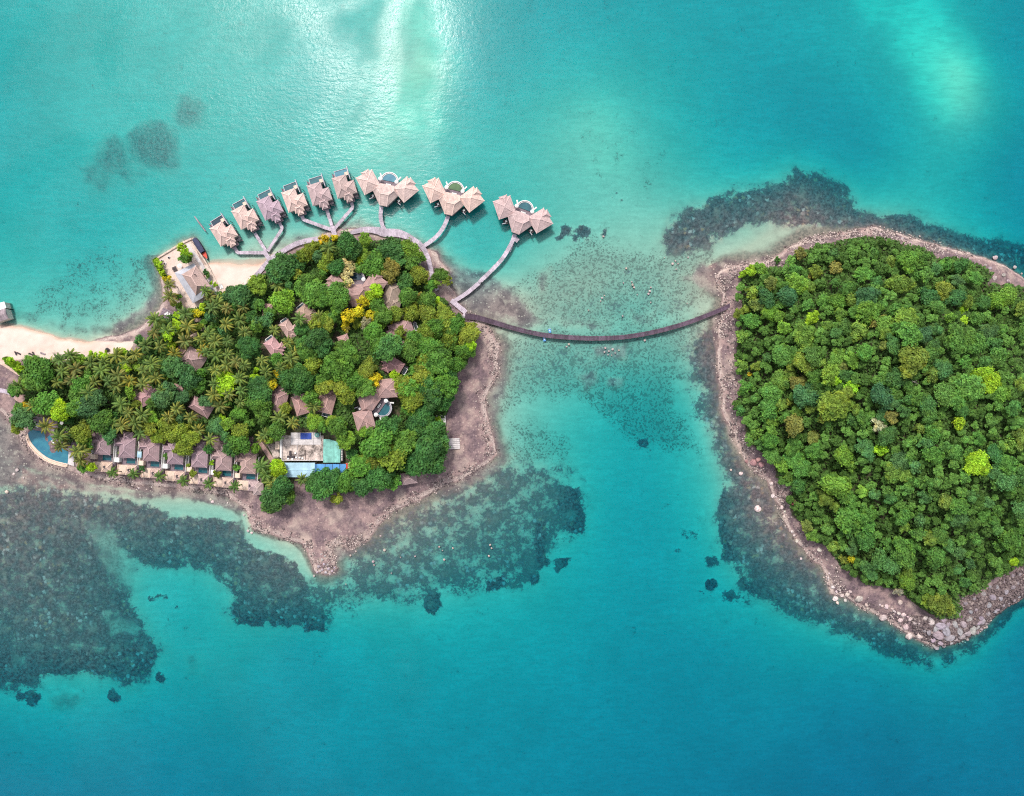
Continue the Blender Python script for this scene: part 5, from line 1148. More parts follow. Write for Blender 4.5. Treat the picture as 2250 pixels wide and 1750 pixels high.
PLACED = []
def tree(px, py, r, c, isl, name, kind=None, fill=False):
    Rm = r * S * .97; ht = Rm * random.uniform(.85, 1.2) + (random.uniform(1.8, 4.4) if Rm > 2.2 else 1.0)
    x, y, z = at(px, py, ht)
    root = thing(name, None, 'tree', (x, y, z - .1)); rz = random.uniform(0, 6.28)
    k = kind or ('s' if Rm < 2.1 else 'l' if Rm > 3.3 else 'o' if (c in 'CYWP' or random.random() < .16) else 'm')
    hz = random.uniform(.82, 1.1)
    new_obj('crown', random.choice(CROWN[k]), root, jit(tuple(a_ * b_ for a_, b_ in zip(COL[c], (1.16, 1.09, .88))) if isl == 1 else tuple(1.1 * a_ for a_ in COL[c]) if not fill else tuple(.66 * a_ + .4 * b_ for a_, b_ in zip(COL[c], (.110, .240, .046)))), (Rm * random.uniform(.84, 1.18), Rm * random.uniform(.84, 1.18), Rm * hz), rz, (0, 0, ht), (random.uniform(-.22, .22), random.uniform(-.22, .22)))
    new_obj('trunk', random.choice(TRUNK), root, COL['D'], (max(Rm, 1.5), max(Rm, 1.5), ht), rz)
    TREES.append((root, px, py, r, c, isl)); PLACED.append((px, py, r)); return root
def palm(px, py, r=None, c=None):
    r = r or random.uniform(15.5, 22.5); Rm = r * S; ht = random.uniform(6.5, 9.5)
    x, y, z = at(px, py, ht); root = thing('palm_tree', None, 'palm tree', (x, y, z - .1)); rz = random.uniform(0, 6.28)
    cc = c or random.choice([(.33, .33, .06), (.27, .31, .06), (.38, .35, .06), (.25, .31, .055), (.42, .36, .06), (.20, .27, .06), (.34, .27, .07)])
    new_obj('crown', random.choice(PALMC), root, jit(cc, .12), (Rm * 1.08,) * 3, rz, (0, 0, ht), (random.uniform(-.28, .28), random.uniform(-.28, .28)))
    new_obj('trunk', random.choice(PALMT), root, COL['D'], (4.2, 4.2, ht), rz)
    TREES.append((root, px, py, r, 'palm', 1)); PLACED.append((px, py, r * .8))

# every palm of the photograph, at its crown
PALMS = "497,713 538,729.5 604,726 407,750 440,745 460,734 473,751 500,750 501.5,779 475,782 455,774 499,803 519,796 536,802 474,814 576,793 585,817 617,807 640,788 633,753 528,832 471,844 530,859 503,866 470,868 528,883 484,892 389,899 371,917 419,917 614,918 651,777 368,727 413,718 611,628 658,701 701,698 372,626 374,652 341,703 339,731 407,690 452,640 461,651 478,668 466,678 498,678 534,675 527,703 156,780 319,759 352,761 298,778 256,782 277,794 229,794 200,798 334,801 315,815 138,817 167,811 223,815 260,825 344,830 158,836 127,840 208,840 256,848 315,844 240,838 196,863 133,792 115,803 44,848 357,857 267,889 283,907 313,911 269,936 250,930 298,930 308,953 102,936 131,959 133,979 74,892 171,992 177,1011 248,1039 294,1042 351,1047 403,1057 459,1063 516,1069 436,946 462,966 575,1024 583,1043 603,1068 584,954 643,930 579,960 663,1054 722,544 689,892 597,1060 182,990"
GOLD = "384,777 445,771 286,838"
for q in PALMS.split():
    a, b = map(float, q.split(',')); palm(a, b, 15.5 if b > 1035 and a < 530 else None, (.15, .21, .04) if b > 1035 and a < 530 else None)
for q in GOLD.split():
    a, b = map(float, q.split(',')); palm(a, b, 18, (.44, .31, .03))

def lst(ox, oy, s, txt, isl, name='garden_tree'):
    for q in txt.split(';'):
        a, b, r, c = q.split(); px, py, rr = ox + float(a) / s, oy + float(b) / s, float(r) / s
        tree(px, py, rr * (1.10 if isl == 1 else 1.06), c, isl, name)
lst(600, 500, 6.067, "1000 228 148 D;1070 300 110 D;1230 170 88 S;1560 290 148 D;1490 340 100 T;1835 295 112 S;1830 440 115 G;1965 400 80 G;820 140 50 Y;470 320 95 O;390 380 80 O;560 250 75 O;600 390 80 T;130 520 140 D;200 620 110 G;310 610 80 O;350 500 90 D;700 500 95 O;740 400 85 O;840 540 100 D;960 490 75 C;1040 540 75 C;990 620 85 C;1000 720 70 C;1170 450 75 L;1370 500 150 G;1230 380 90 S;1560 580 115 B;1950 640 125 O;1760 740 110 D;1800 920 125 G;1970 915 72 B;2130 970 68 L;500 720 130 G;560 860 160 G;430 830 115 G;860 870 140 G;880 1010 130 G;700 960 110 G;230 800 85 D;130 980 140 S;1390 840 90 L;1300 910 80 L;1190 990 75 Y;1400 1050 110 G;1000 1180 90 Y;1130 1130 75 Y;1290 1180 70 Y;1460 1210 110 S;1640 1150 95 O;1560 1230 50 Y;1850 1130 115 O;2060 1130 120 O;2150 1280 90 O;960 1310 60 Y;1120 1290 60 O;1230 1270 65 P;720 1230 100 S;830 1180 90 G;560 1300 80 O;1700 1400 80 O;640 640 80 G;1650 420 90 D;2090 770 85 G", 1)
lst(540, 560, 4.748, "725 870 110 D;640 920 85 D;800 960 95 D;650 1010 95 G;590 1290 110 D;470 1300 100 D;700 1150 85 O;1000 960 70 G;1080 1040 110 G;950 1180 130 G;1120 1310 110 G;1270 1180 90 O;1330 1280 65 Y;1400 950 100 G;1350 810 90 G;1500 970 120 D;1555 1270 65 L;1760 880 80 G;1880 800 100 O;1730 950 85 S;1900 960 120 G;2090 720 115 O;2100 880 100 G;2000 1090 130 G;1850 1180 120 G;2080 1260 110 D;1700 1370 100 G;1900 1350 120 D;1000 1400 90 O;830 1370 90 O;590 770 70 D;250 640 75 G;110 760 65 G;100 1290 60 L;355 1240 45 Y;270 1350 60 O;130 1370 80 D;60 950 75 D;140 520 70 G;60 640 70 D;320 1070 55 G;1250 1400 90 G;1050 770 45 B;870 720 70 O;1440 640 90 G;470 1170 60 O", 1)
lst(560, 820, 4.748, "1800 830 150 D;1920 720 110 D;1700 950 120 D;1880 950 110 D;1850 620 130 D;1760 440 120 D;1840 220 130 D;2010 130 110 G;1650 270 105 O;1560 140 100 O;1640 380 85 G;1400 560 125 D;1300 720 150 G;1440 850 130 O;1240 900 120 O;1560 710 120 G;1110 960 105 G;960 700 85 S;880 570 110 G;820 500 70 O;700 560 70 G;620 510 75 S;230 600 100 G;90 390 100 G;60 230 100 D;320 370 55 O;590 270 72 G;380 90 120 D;500 60 110 D;700 150 65 O;740 70 90 G;890 140 90 O;1010 90 90 S;1240 70 62 Y;960 240 75 O;1090 140 80 G;250 1000 80 L;700 1170 125 D;620 1130 80 D;840 1110 90 D;850 1310 62 O;970 1130 105 G;1130 1170 105 D;1300 1080 120 D;1430 1130 85 G;1570 970 65 G;1960 600 48 L;1960 720 48 O;1910 485 32 L;280 1190 110 D;200 1310 110 D;330 1290 80 G;1150 600 75 S;1200 800 80 G;1660 560 100 D;1010 840 70 D;130 480 60 G", 1)
lst(0, 640, 5.2, "440 880 140 G;400 1010 130 G;500 960 110 G;120 800 55 L;190 850 50 L;250 880 45 L;170 1130 85 G;900 790 80 S;1050 745 55 L;1180 735 60 L;1400 700 55 L;1440 870 70 L;930 1090 100 G;1480 1140 60 S;1560 870 60 S;1940 1100 80 T;1730 700 50 D;1600 570 55 D;1880 900 60 D;1560 1290 55 O;1920 480 70 L;2040 270 50 L;2050 180 40 S;1960 640 50 S;700 1000 60 D;1020 960 70 G", 1)
lst(0, 840, 5.2, "540 250 120 G;690 330 95 L;640 180 70 G;870 300 95 G;860 150 80 G;1000 290 130 T;1110 190 110 T;1160 450 120 G;930 570 120 O;980 680 85 G;780 420 70 D;270 420 110 T;200 510 75 O;220 310 65 G;300 260 40 Y;1250 600 85 T;1700 510 85 O;1920 490 95 O;1990 610 90 O;1850 640 65 O;2080 680 70 O;1750 400 65 S;1860 180 95 T;1500 150 60 S;1750 250 70 G;1050 970 62 L;940 970 60 G;1290 390 60 D;2010 160 80 T;1640 460 60 G;1880 1030 0.1 D", 1)
lst(180, 920, 4.964, "1720 270 120 G;1640 320 90 D;1730 140 85 O;1060 150 100 O;830 190 80 O;1180 210 85 O;1110 320 80 O;930 410 40 G;1690 540 42 G;1470 600 40 O;1210 600 40 O;660 545 32 D;420 370 24 L;690 390 24 L;1420 480 28 L;1900 320 60 S;2120 500 75 L;1560 200 75 T;1380 330 60 D;1470 100 80 T;1580 60 65 S;2050 230 60 S;1820 60 70 G;650 300 28 L;1160 510 26 O;1900 460 30 G", 1)
lst(360, 700, 7.28, "200 790 150 T;110 730 100 T;420 960 150 T;560 1060 125 G;590 880 95 G;990 1040 145 L;1500 1000 95 O;1580 1150 130 T;1500 1350 160 G;1590 1440 110 G;1000 1340 105 G;1190 1510 120 G;1290 1560 90 G;1750 1060 80 Y;1870 880 55 Y;1820 660 95 G;1360 470 140 D;1240 430 90 G;1470 540 85 D;1480 130 95 S;1480 830 48 L;1960 1450 80 O;940 1600 70 L;300 1270 100 T;650 1330 100 T;50 920 60 S;140 430 75 L;80 270 100 L;200 90 80 L;270 1600 90 T;130 1280 80 T;560 140 70 O;260 230 60 O;1770 430 0.1 G;820 120 70 G;960 180 80 T;700 640 50 D;1100 1330 60 D;1060 130 60 G;640 60 55 G", 1)
lst(300, 500, 6.067, "600 270 70 L;660 340 70 L;640 420 75 G;680 430 60 G;300 480 40 L;320 540 38 L;350 610 45 L;400 690 50 Y;280 450 36 L;1900 560 150 T;1620 770 130 S;1400 900 150 T;1280 880 100 T;1160 890 42 O;1560 1010 80 D;570 1050 45 G;560 920 45 G;880 1060 55 L;820 1150 60 Y;1180 940 60 T;1000 1180 90 T;1300 1010 80 G;1600 1050 65 G;920 590 36 D;950 650 30 G;1000 740 28 L;1050 760 26 L;760 1120 45 O;1600 1270 85 T;1740 1220 85 T;940 1290 0.1 T;500 1010 50 O;1760 1130 70 G;560 560 0.1 L", 1)

lst(0, 0, 1, "786 590 15 G;966 605 16 G;955 622 15 S;983 618 13 O;712 527 12 Y;1027 735 22 O;1020 770 20 G;1033 760 15 L;1000 712 20 G;975 690 18 O;940 660 18 G;985 745 22 O;960 720 22 G;1005 800 18 G;990 830 18 D;965 800 22 G;935 790 20 O;950 850 24 G;925 830 22 O;975 880 18 D;900 770 20 G;930 755 17 O", 1)

# drop zero-size markers
for e in [e for e in TREES if e[3] < .5]:
    for ch in list(e[0].children): bpy.data.objects.remove(ch)
    bpy.data.objects.remove(e[0]); TREES.remove(e)

# the forest island: the trees one can tell apart first, the rest of the crowns between them
lst(0, 0, 1, "1783 700 16 L;2160 826 20 L;2180 838 18 L;2172 848 15 L;2147 1010 18 L;2140 1026 17 L;2160 1028 15 L;1934 988 14 L;2105 931 15 L;1957.6 915 12 B;1929.6 936 16 W;2003.7 793 27 O;2050 1000 17 G;1652 594 14 L;1672 592 15 S;1631 604 9 L;1792 598 16 O;1785 607 10 B;1834 590 15 B;1652 645 14 O;1708 571 8 G;1758 558 15 B;1684 655 20 D;1758 795 18 O;1775 808 16 O;1827 821 25 S;1836 835 14 L;1768 872 25 T;1830 890 26 O;1815 905 18 O;1845 880 18 O;1753 842 17 B;1873 850 14 L;1862 862 14 O;1852 1000 19 S;1718 1022 16 S;1837 1066 28 S;1865 1137 27 G;1743 1104 7 R;1870 1228 11 Y;1855 1232 9 O;1895 1080 15 S;2062 1325 26 O;2040 1320 16 O;2085 1338 14 O;1993 1278 17 S;2228 1234 11 L;1975 1300 11 P;2075 582 16 G;1905 655 20 T;2115 680 10 L;2118 704 9 L;2100 655 18 D;1925 705 14 B;2058 1004 7 P;1990 700 18 S;1735 885 9 O;1745 935 22 B;2040 655 22 D;2075 640 18 O;2190 660 20 S;2215 650 20 S;1660 805 12 O;1647 823 6 Y;1790 990 18 G;1620 690 12 O;1640 680 11 O;1722 720 16 S;1712 695 14 S;1730 652 22 T;1750 625 19 S;1690 690 18 S;2030 735 17 T;1935 870 22 T;2185 1000 18 D;2210 1020 20 G", 2, 'forest_tree')
def inside(pl, px, py): return float(samp('f2' if pl is FOREST2 else 'f1', np.array([px]), np.array([py]))[0])
r_ = random.Random(99); n_ = 0; tries = 0
cnt2 = sum(1 for e in TREES if e[5] == 2)
while cnt2 < 300 and tries < 9000:
    tries += 1; px, py = r_.uniform(1606, 2275), r_.uniform(515, 1360); rr = r_.choice([13, 14, 15, 17, 18, 20, 24]) if tries < 4000 else r_.choice([11, 12, 13, 15])
    d = inside(FOREST2, px, py)
    if d > -rr * .42: continue
    f = .62 if tries < 4000 else .52
    if any((px - a) ** 2 + (py - b) ** 2 < ((rr + c) * f) ** 2 for a, b, c in PLACED if a > 1550): continue
    w_ = 'GGGGGOOOSSDB' if fbm(np.array([px]), np.array([py]), 160, 2, 3)[0] + (1870 - px) / 1500 > .5 else 'GGGGGDDTTSOG'
    c = r_.choice(w_)
    if c == 'L' and r_.random() < .6: c = 'S'
    tree(px, py, rr, c, 2, 'forest_tree', fill=True); cnt2 += 1
print('trees', cnt2, len(TREES))

L_COL = (.15, .30, .02)
# crowns past the three hundred that show largest: one continuous canopy
def canopy_rest():
    Vs = []; Ts = []; r = np.random.default_rng(77); n = 0; tr = 0; bb = random.Random(4)
    while n < 520 and tr < 20000:
        tr += 1; px, py = bb.uniform(1604, 2300), bb.uniform(515, 1360); rr = bb.choice([7, 8, 9, 10, 12, 13]); d = inside(FOREST2, px, py)
        if d > -rr * .3 or any((px - a) ** 2 + (py - b) ** 2 < ((rr + c) * (.52 if d > -45 else .60)) ** 2 for a, b, c in PLACED if a > 1550): continue
        PLACED.append((px, py, rr * 1.1)); n += 1; Rm = rr * S * 1.1; ht = Rm * 1.2 + 2.2; x, y, z = at(px, py, ht); tt = bb.uniform(0, .9)
        for k in range(9):
            el = math.asin(1 - 1.1 * (k + .5) / 9); az = k * 2.4 + bb.uniform(-.6, .6); ra = bb.uniform(.35, .75); c = np.array([x + Rm * ra * math.cos(el) * math.cos(az), y + Rm * ra * math.cos(el) * math.sin(az), z + ht + Rm * .6 * ra * math.sin(el)])
            dd = rnd_unit(40, r); dd[:, 2] = np.abs(dd[:, 2]) - .2; q = Rm * bb.uniform(.24, .42); nn = dd * .75 + rnd_unit(40, r) * .5 + np.array([0, 0, .35]); nn /= np.linalg.norm(nn, axis=1, keepdims=True)
            Vs.append(quads_at(c + dd * q, nn, .34, r)); Ts.append(np.clip(tt + r.normal(size=40) * .18, 0, 1))
    q = np.concatenate(Vs); o = bpy.data.objects.new('forest_canopy', mesh_np('forest_canopy', q, np.arange(len(q)).reshape(-1, 4), M['leaf'], None, False, {'tint': np.concatenate(Ts)})); col.objects.link(o); o.color = (.115, .245, .047, 1); tag(o, kind='stuff')
canopy_rest()
# understorey: one ragged mass of leaf clumps that closes the gaps under the crowns
def undergrowth(pl, n, zlo, zhi, avoid, seed):
    r = np.random.default_rng(seed); pl = np.array(pl); lo, hi = pl.min(0), pl.max(0)
    u = r.uniform(lo[0], min(hi[0], 2330), n * 3); v = r.uniform(lo[1], hi[1], n * 3); k = sdf(pl, u[None], v[None])[0] < -3; u, v = u[k], v[k]
    if avoid:
        ok = np.ones(len(u), bool)
        for a, b, q in avoid: ok &= (u - a) ** 2 + (v - b) ** 2 > q * q
        u, v = u[ok], v[ok]
    u, v = u[:n], v[:n]; z = np.maximum(terrain(u, v)[0], 0)
    hgt = zlo + (zhi - zlo) * fbm(u, v, 30, 3, seed) * r.uniform(.3, 1, len(u))
    x = (u - 1125) * S; y = (875 - v) * S
    C = np.stack([x, y, z + hgt], 1); nn = rnd_unit(len(C), r) * .6 + np.array([0, 0, .8]); nn /= np.linalg.norm(nn, axis=1, keepdims=True)
    return quads_at(C, nn, .55, r), r.uniform(.1, .7, len(C))
clear = [(586, 680, 14), (670, 690, 24), (631, 722, 22), (600, 763, 24), (859, 650, 30), (882, 727, 30), (864, 802, 24), (754, 747, 13), (611, 881, 30), (659, 890, 24), (719, 885, 26), (424, 790, 28), (440, 895, 26), (319, 873, 24), (838, 898, 48), (779, 635, 55), (385, 858, 15), (664, 985, 48), (620, 985, 45), (710, 985, 48), (760, 1000, 30), (640, 1035, 40), (700, 1035, 40), (400, 665, 12), (408, 700, 9), (440, 705, 9), (450, 720, 9), (430, 737, 9), (398, 768, 9), (366, 820, 12), (222, 852, 10), (45, 875, 16), (75, 925, 28), (110, 930, 26), (583, 985, 22), (740, 720, 14), (898, 1052, 20), (755, 690, 12), (420, 640, 40), (215, 960, 30), (270, 965, 30), (330, 970, 30)]
q1, t1 = undergrowth(FOREST1, 34000, .2, 3.0, clear, 5); q2, t2 = undergrowth(FOREST2, 52000, .3, 4.6, None, 6)
for nm, q, t in (('undergrowth', q1, t1), ('undergrowth', q2, t2)):
    o = bpy.data.objects.new(nm, mesh_np(nm, q, np.arange(len(q)).reshape(-1, 4), M['leaf'], None, False, {'tint': t})); col.objects.link(o); o.color = (.095, .190, .042, 1); tag(o, kind='stuff')

for nm, pl_, n_q, cc, lb in (('hedge', '338,573 350,566 362,588 372,606 378,618 366,622 352,600', 900, L_COL, 'bright green clipped hedge along the lagoon edge of the restaurant platform'), ('hedge', '10,786 26,783 40,790 44,800 58,806 60,818 50,826 36,812 20,800', 900, L_COL, 'bright green hedge between the sandy path and the lagoon beach')):
    q, t = undergrowth(poly(pl_), n_q, .9, 1.9, None, 12); o = bpy.data.objects.new(nm, mesh_np(nm, q, np.arange(len(q)).reshape(-1, 4), M['leaf'], None, False, {'tint': t})); col.objects.link(o); o.color = (*cc, 1); tag(o, lb, 'hedge')

# fallen and bare branches showing between the forest crowns
for px, py, a, L_, lb in ((1983, 847, .3, 6, 'bare pale branch showing in a dark gap of the forest'), (1822, 965, -.3, 7, 'pale dead branch lying across a dark gap near the forest shore'), (1733, 1150, 2.2, 5, 'thin bleached branch on the rocks at the forest edge'), (2043, 887, .1, 4, 'short pale branch sticking out of the eastern forest'), (1617, 877, 2.6, 4, 'bare white branch leaning over the western rocks'), (575, 975, 2.4, 0, '')):
    if not L_: continue
    x, y, z = at(px, py, 6); w = MB(); b = random.Random(px); zz = 5 if inside(FOREST2, px, py) < -15 else .6
    p = Vector((0, 0, zz)); d = Vector((math.cos(a), math.sin(a), .1)); w.tube([p, p + d * L_ * .5, p + d * L_ + Vector((0, 0, .4))], [.16, .12, .05], 5)
    for k in range(5): q = p + d * L_ * (.2 + .15 * k); e = Vector((math.cos(a + (1 if k % 2 else -1) * .8), math.sin(a + (1 if k % 2 else -1) * .8), .25)); w.tube([q, q + e * L_ * .18, q + e * L_ * .33], [.07, .05, .03], 5)
    if zz > 1: w.tube([(0, 0, -1), (0, 0, zz)], [.25, .16], 6)
    o = w.build('bare_branch', M['branch']); o.location = (x, y, z); tag(o, lb, 'branch')

# ------------------------------------------------------------------ labels that say which tree is which
LM = {'the jetty restaurant': (392, 600), 'the octagonal pavilion roof': (385, 858), 'the big curved pool': (115, 970), 'the large square hall': (424, 790), 'the long pink hip-roofed house': (440, 895), 'the house with a cross wing': (319, 873),
      'the concrete roof': (664, 985), 'the blue sheet roofs': (690, 1035), 'the row of beach villas': (400, 1010), 'the three mauve pool villas': (663, 890), 'the round-pooled hillside villa': (838, 896), 'the small slope villa': (864, 802), 'the villa below the yellow trees': (882, 727),
      'the long mauve-roofed villa': (859, 650), 'the big triple-roofed villa': (779, 630), 'the three pink pool villas': (620, 735), 'the hut by the round tree': (586, 680), 'the hut below the golden tree': (754, 747), 'the footbridge head': (1010, 680), 'the mauve lagoon deck': (365, 692),
      'the slatted shore deck': (998, 975), 'the shore gazebo': (898, 1052), 'the jetty house beach': (60, 750), 'the boardwalk landing': (560, 610), 'the boardwalk plaza': (840, 515), 'the sandy garden path': (430, 715), 'the south-western rock spit': (600, 1150), 'the beach beside the palms': (200, 765)}
LM2 = {'the footbridge landing': (1615, 660), 'the lone lime crown': (1783, 700), 'the white-flowering crown': (1930, 936), 'the biggest lime crown': (2170, 835), 'the second lime crown': (2148, 1018), 'the reddish crown': (1743, 1104), 'the big southern boulders': (2060, 1390),
       'the two shore boulders': (1660, 1022), 'the northern pebble shore': (1900, 520), 'the bare north-east rocks': (2190, 605), 'the western pebble shore': (1600, 800), 'the south-western shore': (1770, 1190), 'the south-eastern rock field': (2190, 1290), 'the eastern picture edge': (2245, 900), 'the forest centre': (1930, 880), 'the brown crown': (1957, 915)}
def compass(dx, dy):
    return ['east', 'north-east', 'north', 'north-west', 'west', 'south-west', 'south', 'south-east'][int(round(math.atan2(-dy, dx) / (math.pi / 4))) % 8]
ORDW = ['nearest', 'second nearest', 'third nearest', 'fourth nearest', 'fifth nearest', 'sixth nearest', 'seventh nearest', 'eighth nearest', 'ninth nearest', 'tenth nearest', 'eleventh nearest', 'twelfth nearest']
bins = {}
for e in TREES:
    root, px, py, r, c, isl = e; lm = LM if isl == 1 else LM2
    nmk = min(lm, key=lambda k: (lm[k][0] - px) ** 2 + (lm[k][1] - py) ** 2); dx, dy = px - lm[nmk][0], py - lm[nmk][1]
    size = '' if c == 'palm' else ('small ' if r < 12.5 else 'large ' if r > 21 else '')
    base = 'coconut palm' if c == 'palm' else f'{size}{NAMEC[c]} {"bush" if r < 9 else "tree"}'
    bins.setdefault((base, nmk, compass(dx, dy) if math.hypot(dx, dy) > 8 else 'beside'), []).append((math.hypot(dx, dy), e))
for (base, nmk, d), v in bins.items():
    v.sort(key=lambda q: q[0])
    for k, (dist, e) in enumerate(v):
        where = f'{d} of {nmk}' if d != 'beside' else f'right beside {nmk}'.replace('right ', 'close ')
        lab = f'{base} {where}' if len(v) == 1 else f'{ORDW[min(k, 11)]} {base} {where}'
        e[0]['label'] = lab; e[0]['group'] = 'coconut palms' if e[4] == 'palm' else ('trees on the resort island' if e[5] == 1 else 'trees on the forest island')
        if e[4] != 'palm': e[0]['category'] = ('bush' if e[3] < 9 else 'tree') if e[5] == 1 else 'forest tree'

# ------------------------------------------------------------------ rocks
import bmesh
def rock_mesh(name, seed, sub=2):
    r = np.random.default_rng(seed); bm = bmesh.new(); bmesh.ops.create_icosphere(bm, subdivisions=sub, radius=1)
    pl = rnd_unit(9, r); dd = r.uniform(.62, .95, 9)
    for v in bm.verts:
        p = np.array(v.co); 
        for n, d in zip(pl, dd):
            e = p @ n
            if e > d: p = p - n * (e - d) * .85
        p *= 1 + r.normal() * .03; v.co = p
    me = bpy.data.meshes.new(name); bm.to_mesh(me); bm.free(); me.materials.append(M['rock']); return me
ROCKS = [rock_mesh('boulder', 300 + k) for k in range(8)]
ROCKC = [(.50, .40, .36), (.44, .34, .32), (.56, .47, .42), (.36, .29, .30), (.40, .33, .33)]
BL = []
def boulder(px, py, r, c=None, sq=.6, lift=.25, where=None, el=1.0):
    x, y, z = at(px, py, 0); rr = r * S * (.78 if 'shallows' in (where or '') or 'patch' in (where or '') else .86 if 'point' in (where or '') or 'field' in (where or '') else 1); o = bpy.data.objects.new('boulder', random.choice(ROCKS)); col.objects.link(o)
    o.location = (x, y, max(z, -.12) + rr * sq * lift); rr *= random.uniform(.72, 1.12); o.scale = (rr * el, rr / el ** .5, rr * sq); o.rotation_euler = (random.uniform(-.2, .2), random.uniform(-.2, .2), random.uniform(0, 6.28))
    o.color = (*jit(c or random.choice(ROCKC), .15), 1); BL.append((o, px, py, r, where)); return o
def bl(txt, where, **kw):
    for q in txt.split():
        a, b, r = map(float, q.split(',')); boulder(a, b, r, where=where, **kw)
bl("1628,1041,7.5 1665,1118,10 1626,996,5 1606,1033,3", 'standing alone in the reef shallows off the forest island', c=(.60, .48, .44), sq=.7)
bl("1655,1016,9 1666,1010,6 1673,1021,8 1640,1014,4", 'in the reddish group on the western forest shore', c=(.42, .23, .23), sq=.7)
bl("1390,626,4 1393,632,3 1388,620,3 1428,640,5 1425,646,3.5 1430,632,3 1323,655,3.5 1320,662,2.5 1328,650,2 1478,580,3.5 1484,574,3 1490,580,3 1486,592,2.5 1460,567,2 1512,566,2.5 1430,665,2.5 1368,695,3 1400,648,2.5 1370,622,2 1326,520,4 1376,590,3 1250,757,4 1245,762,2.5 1417,748,4 1510,667,2 1293,682,2.5", 'in the shallows north of or beside the footbridge', c=(.46, .36, .34))
bl("1330,765,3 1338,772,4 1346,768,3.5 1352,776,3 1336,780,3 1328,774,2.5 1360,770,2.5 1344,781,2", 'in the rock patch south of the footbridge', c=(.47, .38, .36))
bl("700,1245,4 708,1252,4.5 716,1258,4 722,1250,3.5 730,1255,4 712,1240,3 704,1255,3 725,1262,3 697,1258,3 735,1248,3 719,1241,3 708,1230,3.5 714,1222,3 706,1218,3", 'in the grey heap at the tip of the south-western rock spit', c=(.40, .34, .36))
bl("820,1235,4.5 822,1242,3.5 845,1209,4.5 836,1178,3.5 770,1221,3 782,1212,3 965,1202,3 972,1210,2.5 976,1230,4 1080,1205,3.5 1074,1222,4 1077,1198,3 912,1223,3 995,1205,2.5 760,1284,2.5 690,1266,3.5 682,1222,3 880,1225,2 860,1260,2", 'in the reef shallows south of the resort island', c=(.44, .35, .34))
bl("38,1033,5 30,1042,3 15,1081,5.5 52,1050,3.5 300,1076,2.5 305,1073,2 322,1076,2.5 467,1103,4 463,1098,3 500,1106,2.5 352,1062,2 400,1060,2.5 545,1167,4 553,1171,3 536,1132,3", 'on the tidal flat south-west of the beach villas', c=(.58, .47, .44))
bl("1887,1315,9 1862,1306,6 1868,1300,5 1904,1329,5 1906,1337,3.5 1933,1329,3 1938,1332,4 1948,1333,5.5 1960,1338,4 1965,1343,4 1975,1348,5 1985,1351,6 1995,1355,4 1977,1324,6 1940,1357,9 1978,1362,6 1990,1377,8 1997,1398,8 2020,1396,7 2000,1360,5 2010,1368,5 2018,1370,4 2033,1358,7 2045,1365,9", 'on the south-western boulder shore of the forest island', c=(.56, .46, .43), el=1.15)
bl("2065,1375,13 2078,1385,14 2060,1395,12 2085,1400,12 2050,1405,10 2098,1372,9 2072,1360,10 2055,1382,9 2040,1390,8 2030,1385,7 2065,1412,9 2058,1424,6 2050,1418,6 2074,1420,5 2090,1412,6 2112,1398,9 2123,1390,12 2135,1383,12 2146,1378,9 2108,1388,9 2116,1372,9 2128,1360,8 2150,1368,8 2158,1365,9 2166,1370,5 2125,1405,5 2148,1390,5 2155,1382,5 2168,1378,4 2120,1402,4 2100,1405,6 2082,1372,8", 'in the big boulder heap at the southern point of the forest island', c=(.33, .285, .30), el=1.3)
bl("2155,1358,9 2170,1348,7 2185,1343,8 2192,1338,7 2203,1330,7 2215,1325,6 2227,1318,6 2238,1310,6 2180,1312,9 2160,1305,7 2210,1300,8 2225,1290,7 2140,1315,7 2115,1310,6 2120,1325,7 2145,1340,7 2172,1330,7 2198,1315,7 2235,1280,7 2190,1290,6 2240,1262,6 2225,1265,6 2205,1278,5 2175,1290,5 2108,1335,7 2105,1350,6 2132,1345,6", 'on the south-eastern boulder field of the forest island', c=(.285, .245, .265))
bl("2186,567,6 2063,546,4 2083,549,5 1982,525,4 2021,520,2.5 2230,588,4 1935,516,3 1915,500,2 2245,602,3 2175,590,5 2165,583,4 2205,605,4 2185,612,5 2215,618,4 2150,575,3 2130,568,3 2100,557,3 2030,545,3 2000,535,3.5 1960,523,3", 'on the north-eastern pebble shore of the forest island', c=(.42, .34, .34))
bl("1695,1063,5 1698,1090,5 1705,1092,3 1713,1098,3 1718,1115,5 1725,1124,4 1741,1168,4 1745,1176,3.5 1751,1189,4 1722,1135,4 1760,1228,4 1800,1208,6 1820,1270,3.5 1822,1260,3 1830,1290,4 1838,1300,4 1845,1296,5 1850,1308,5 1835,1315,7 1840,1325,5 1857,1320,4", 'along the south-western waterline of the forest island', c=(.60, .50, .47))
rr_ = random.Random(5)
for e in list(zip(LAND2[:22], LAND2[1:23])): pass
ring = {}
for o, px, py, r, wh in BL: ring.setdefault((wh, 'large' if r > 7.5 else 'mid-sized' if r > 4.4 else 'small'), []).append((o, px, py))
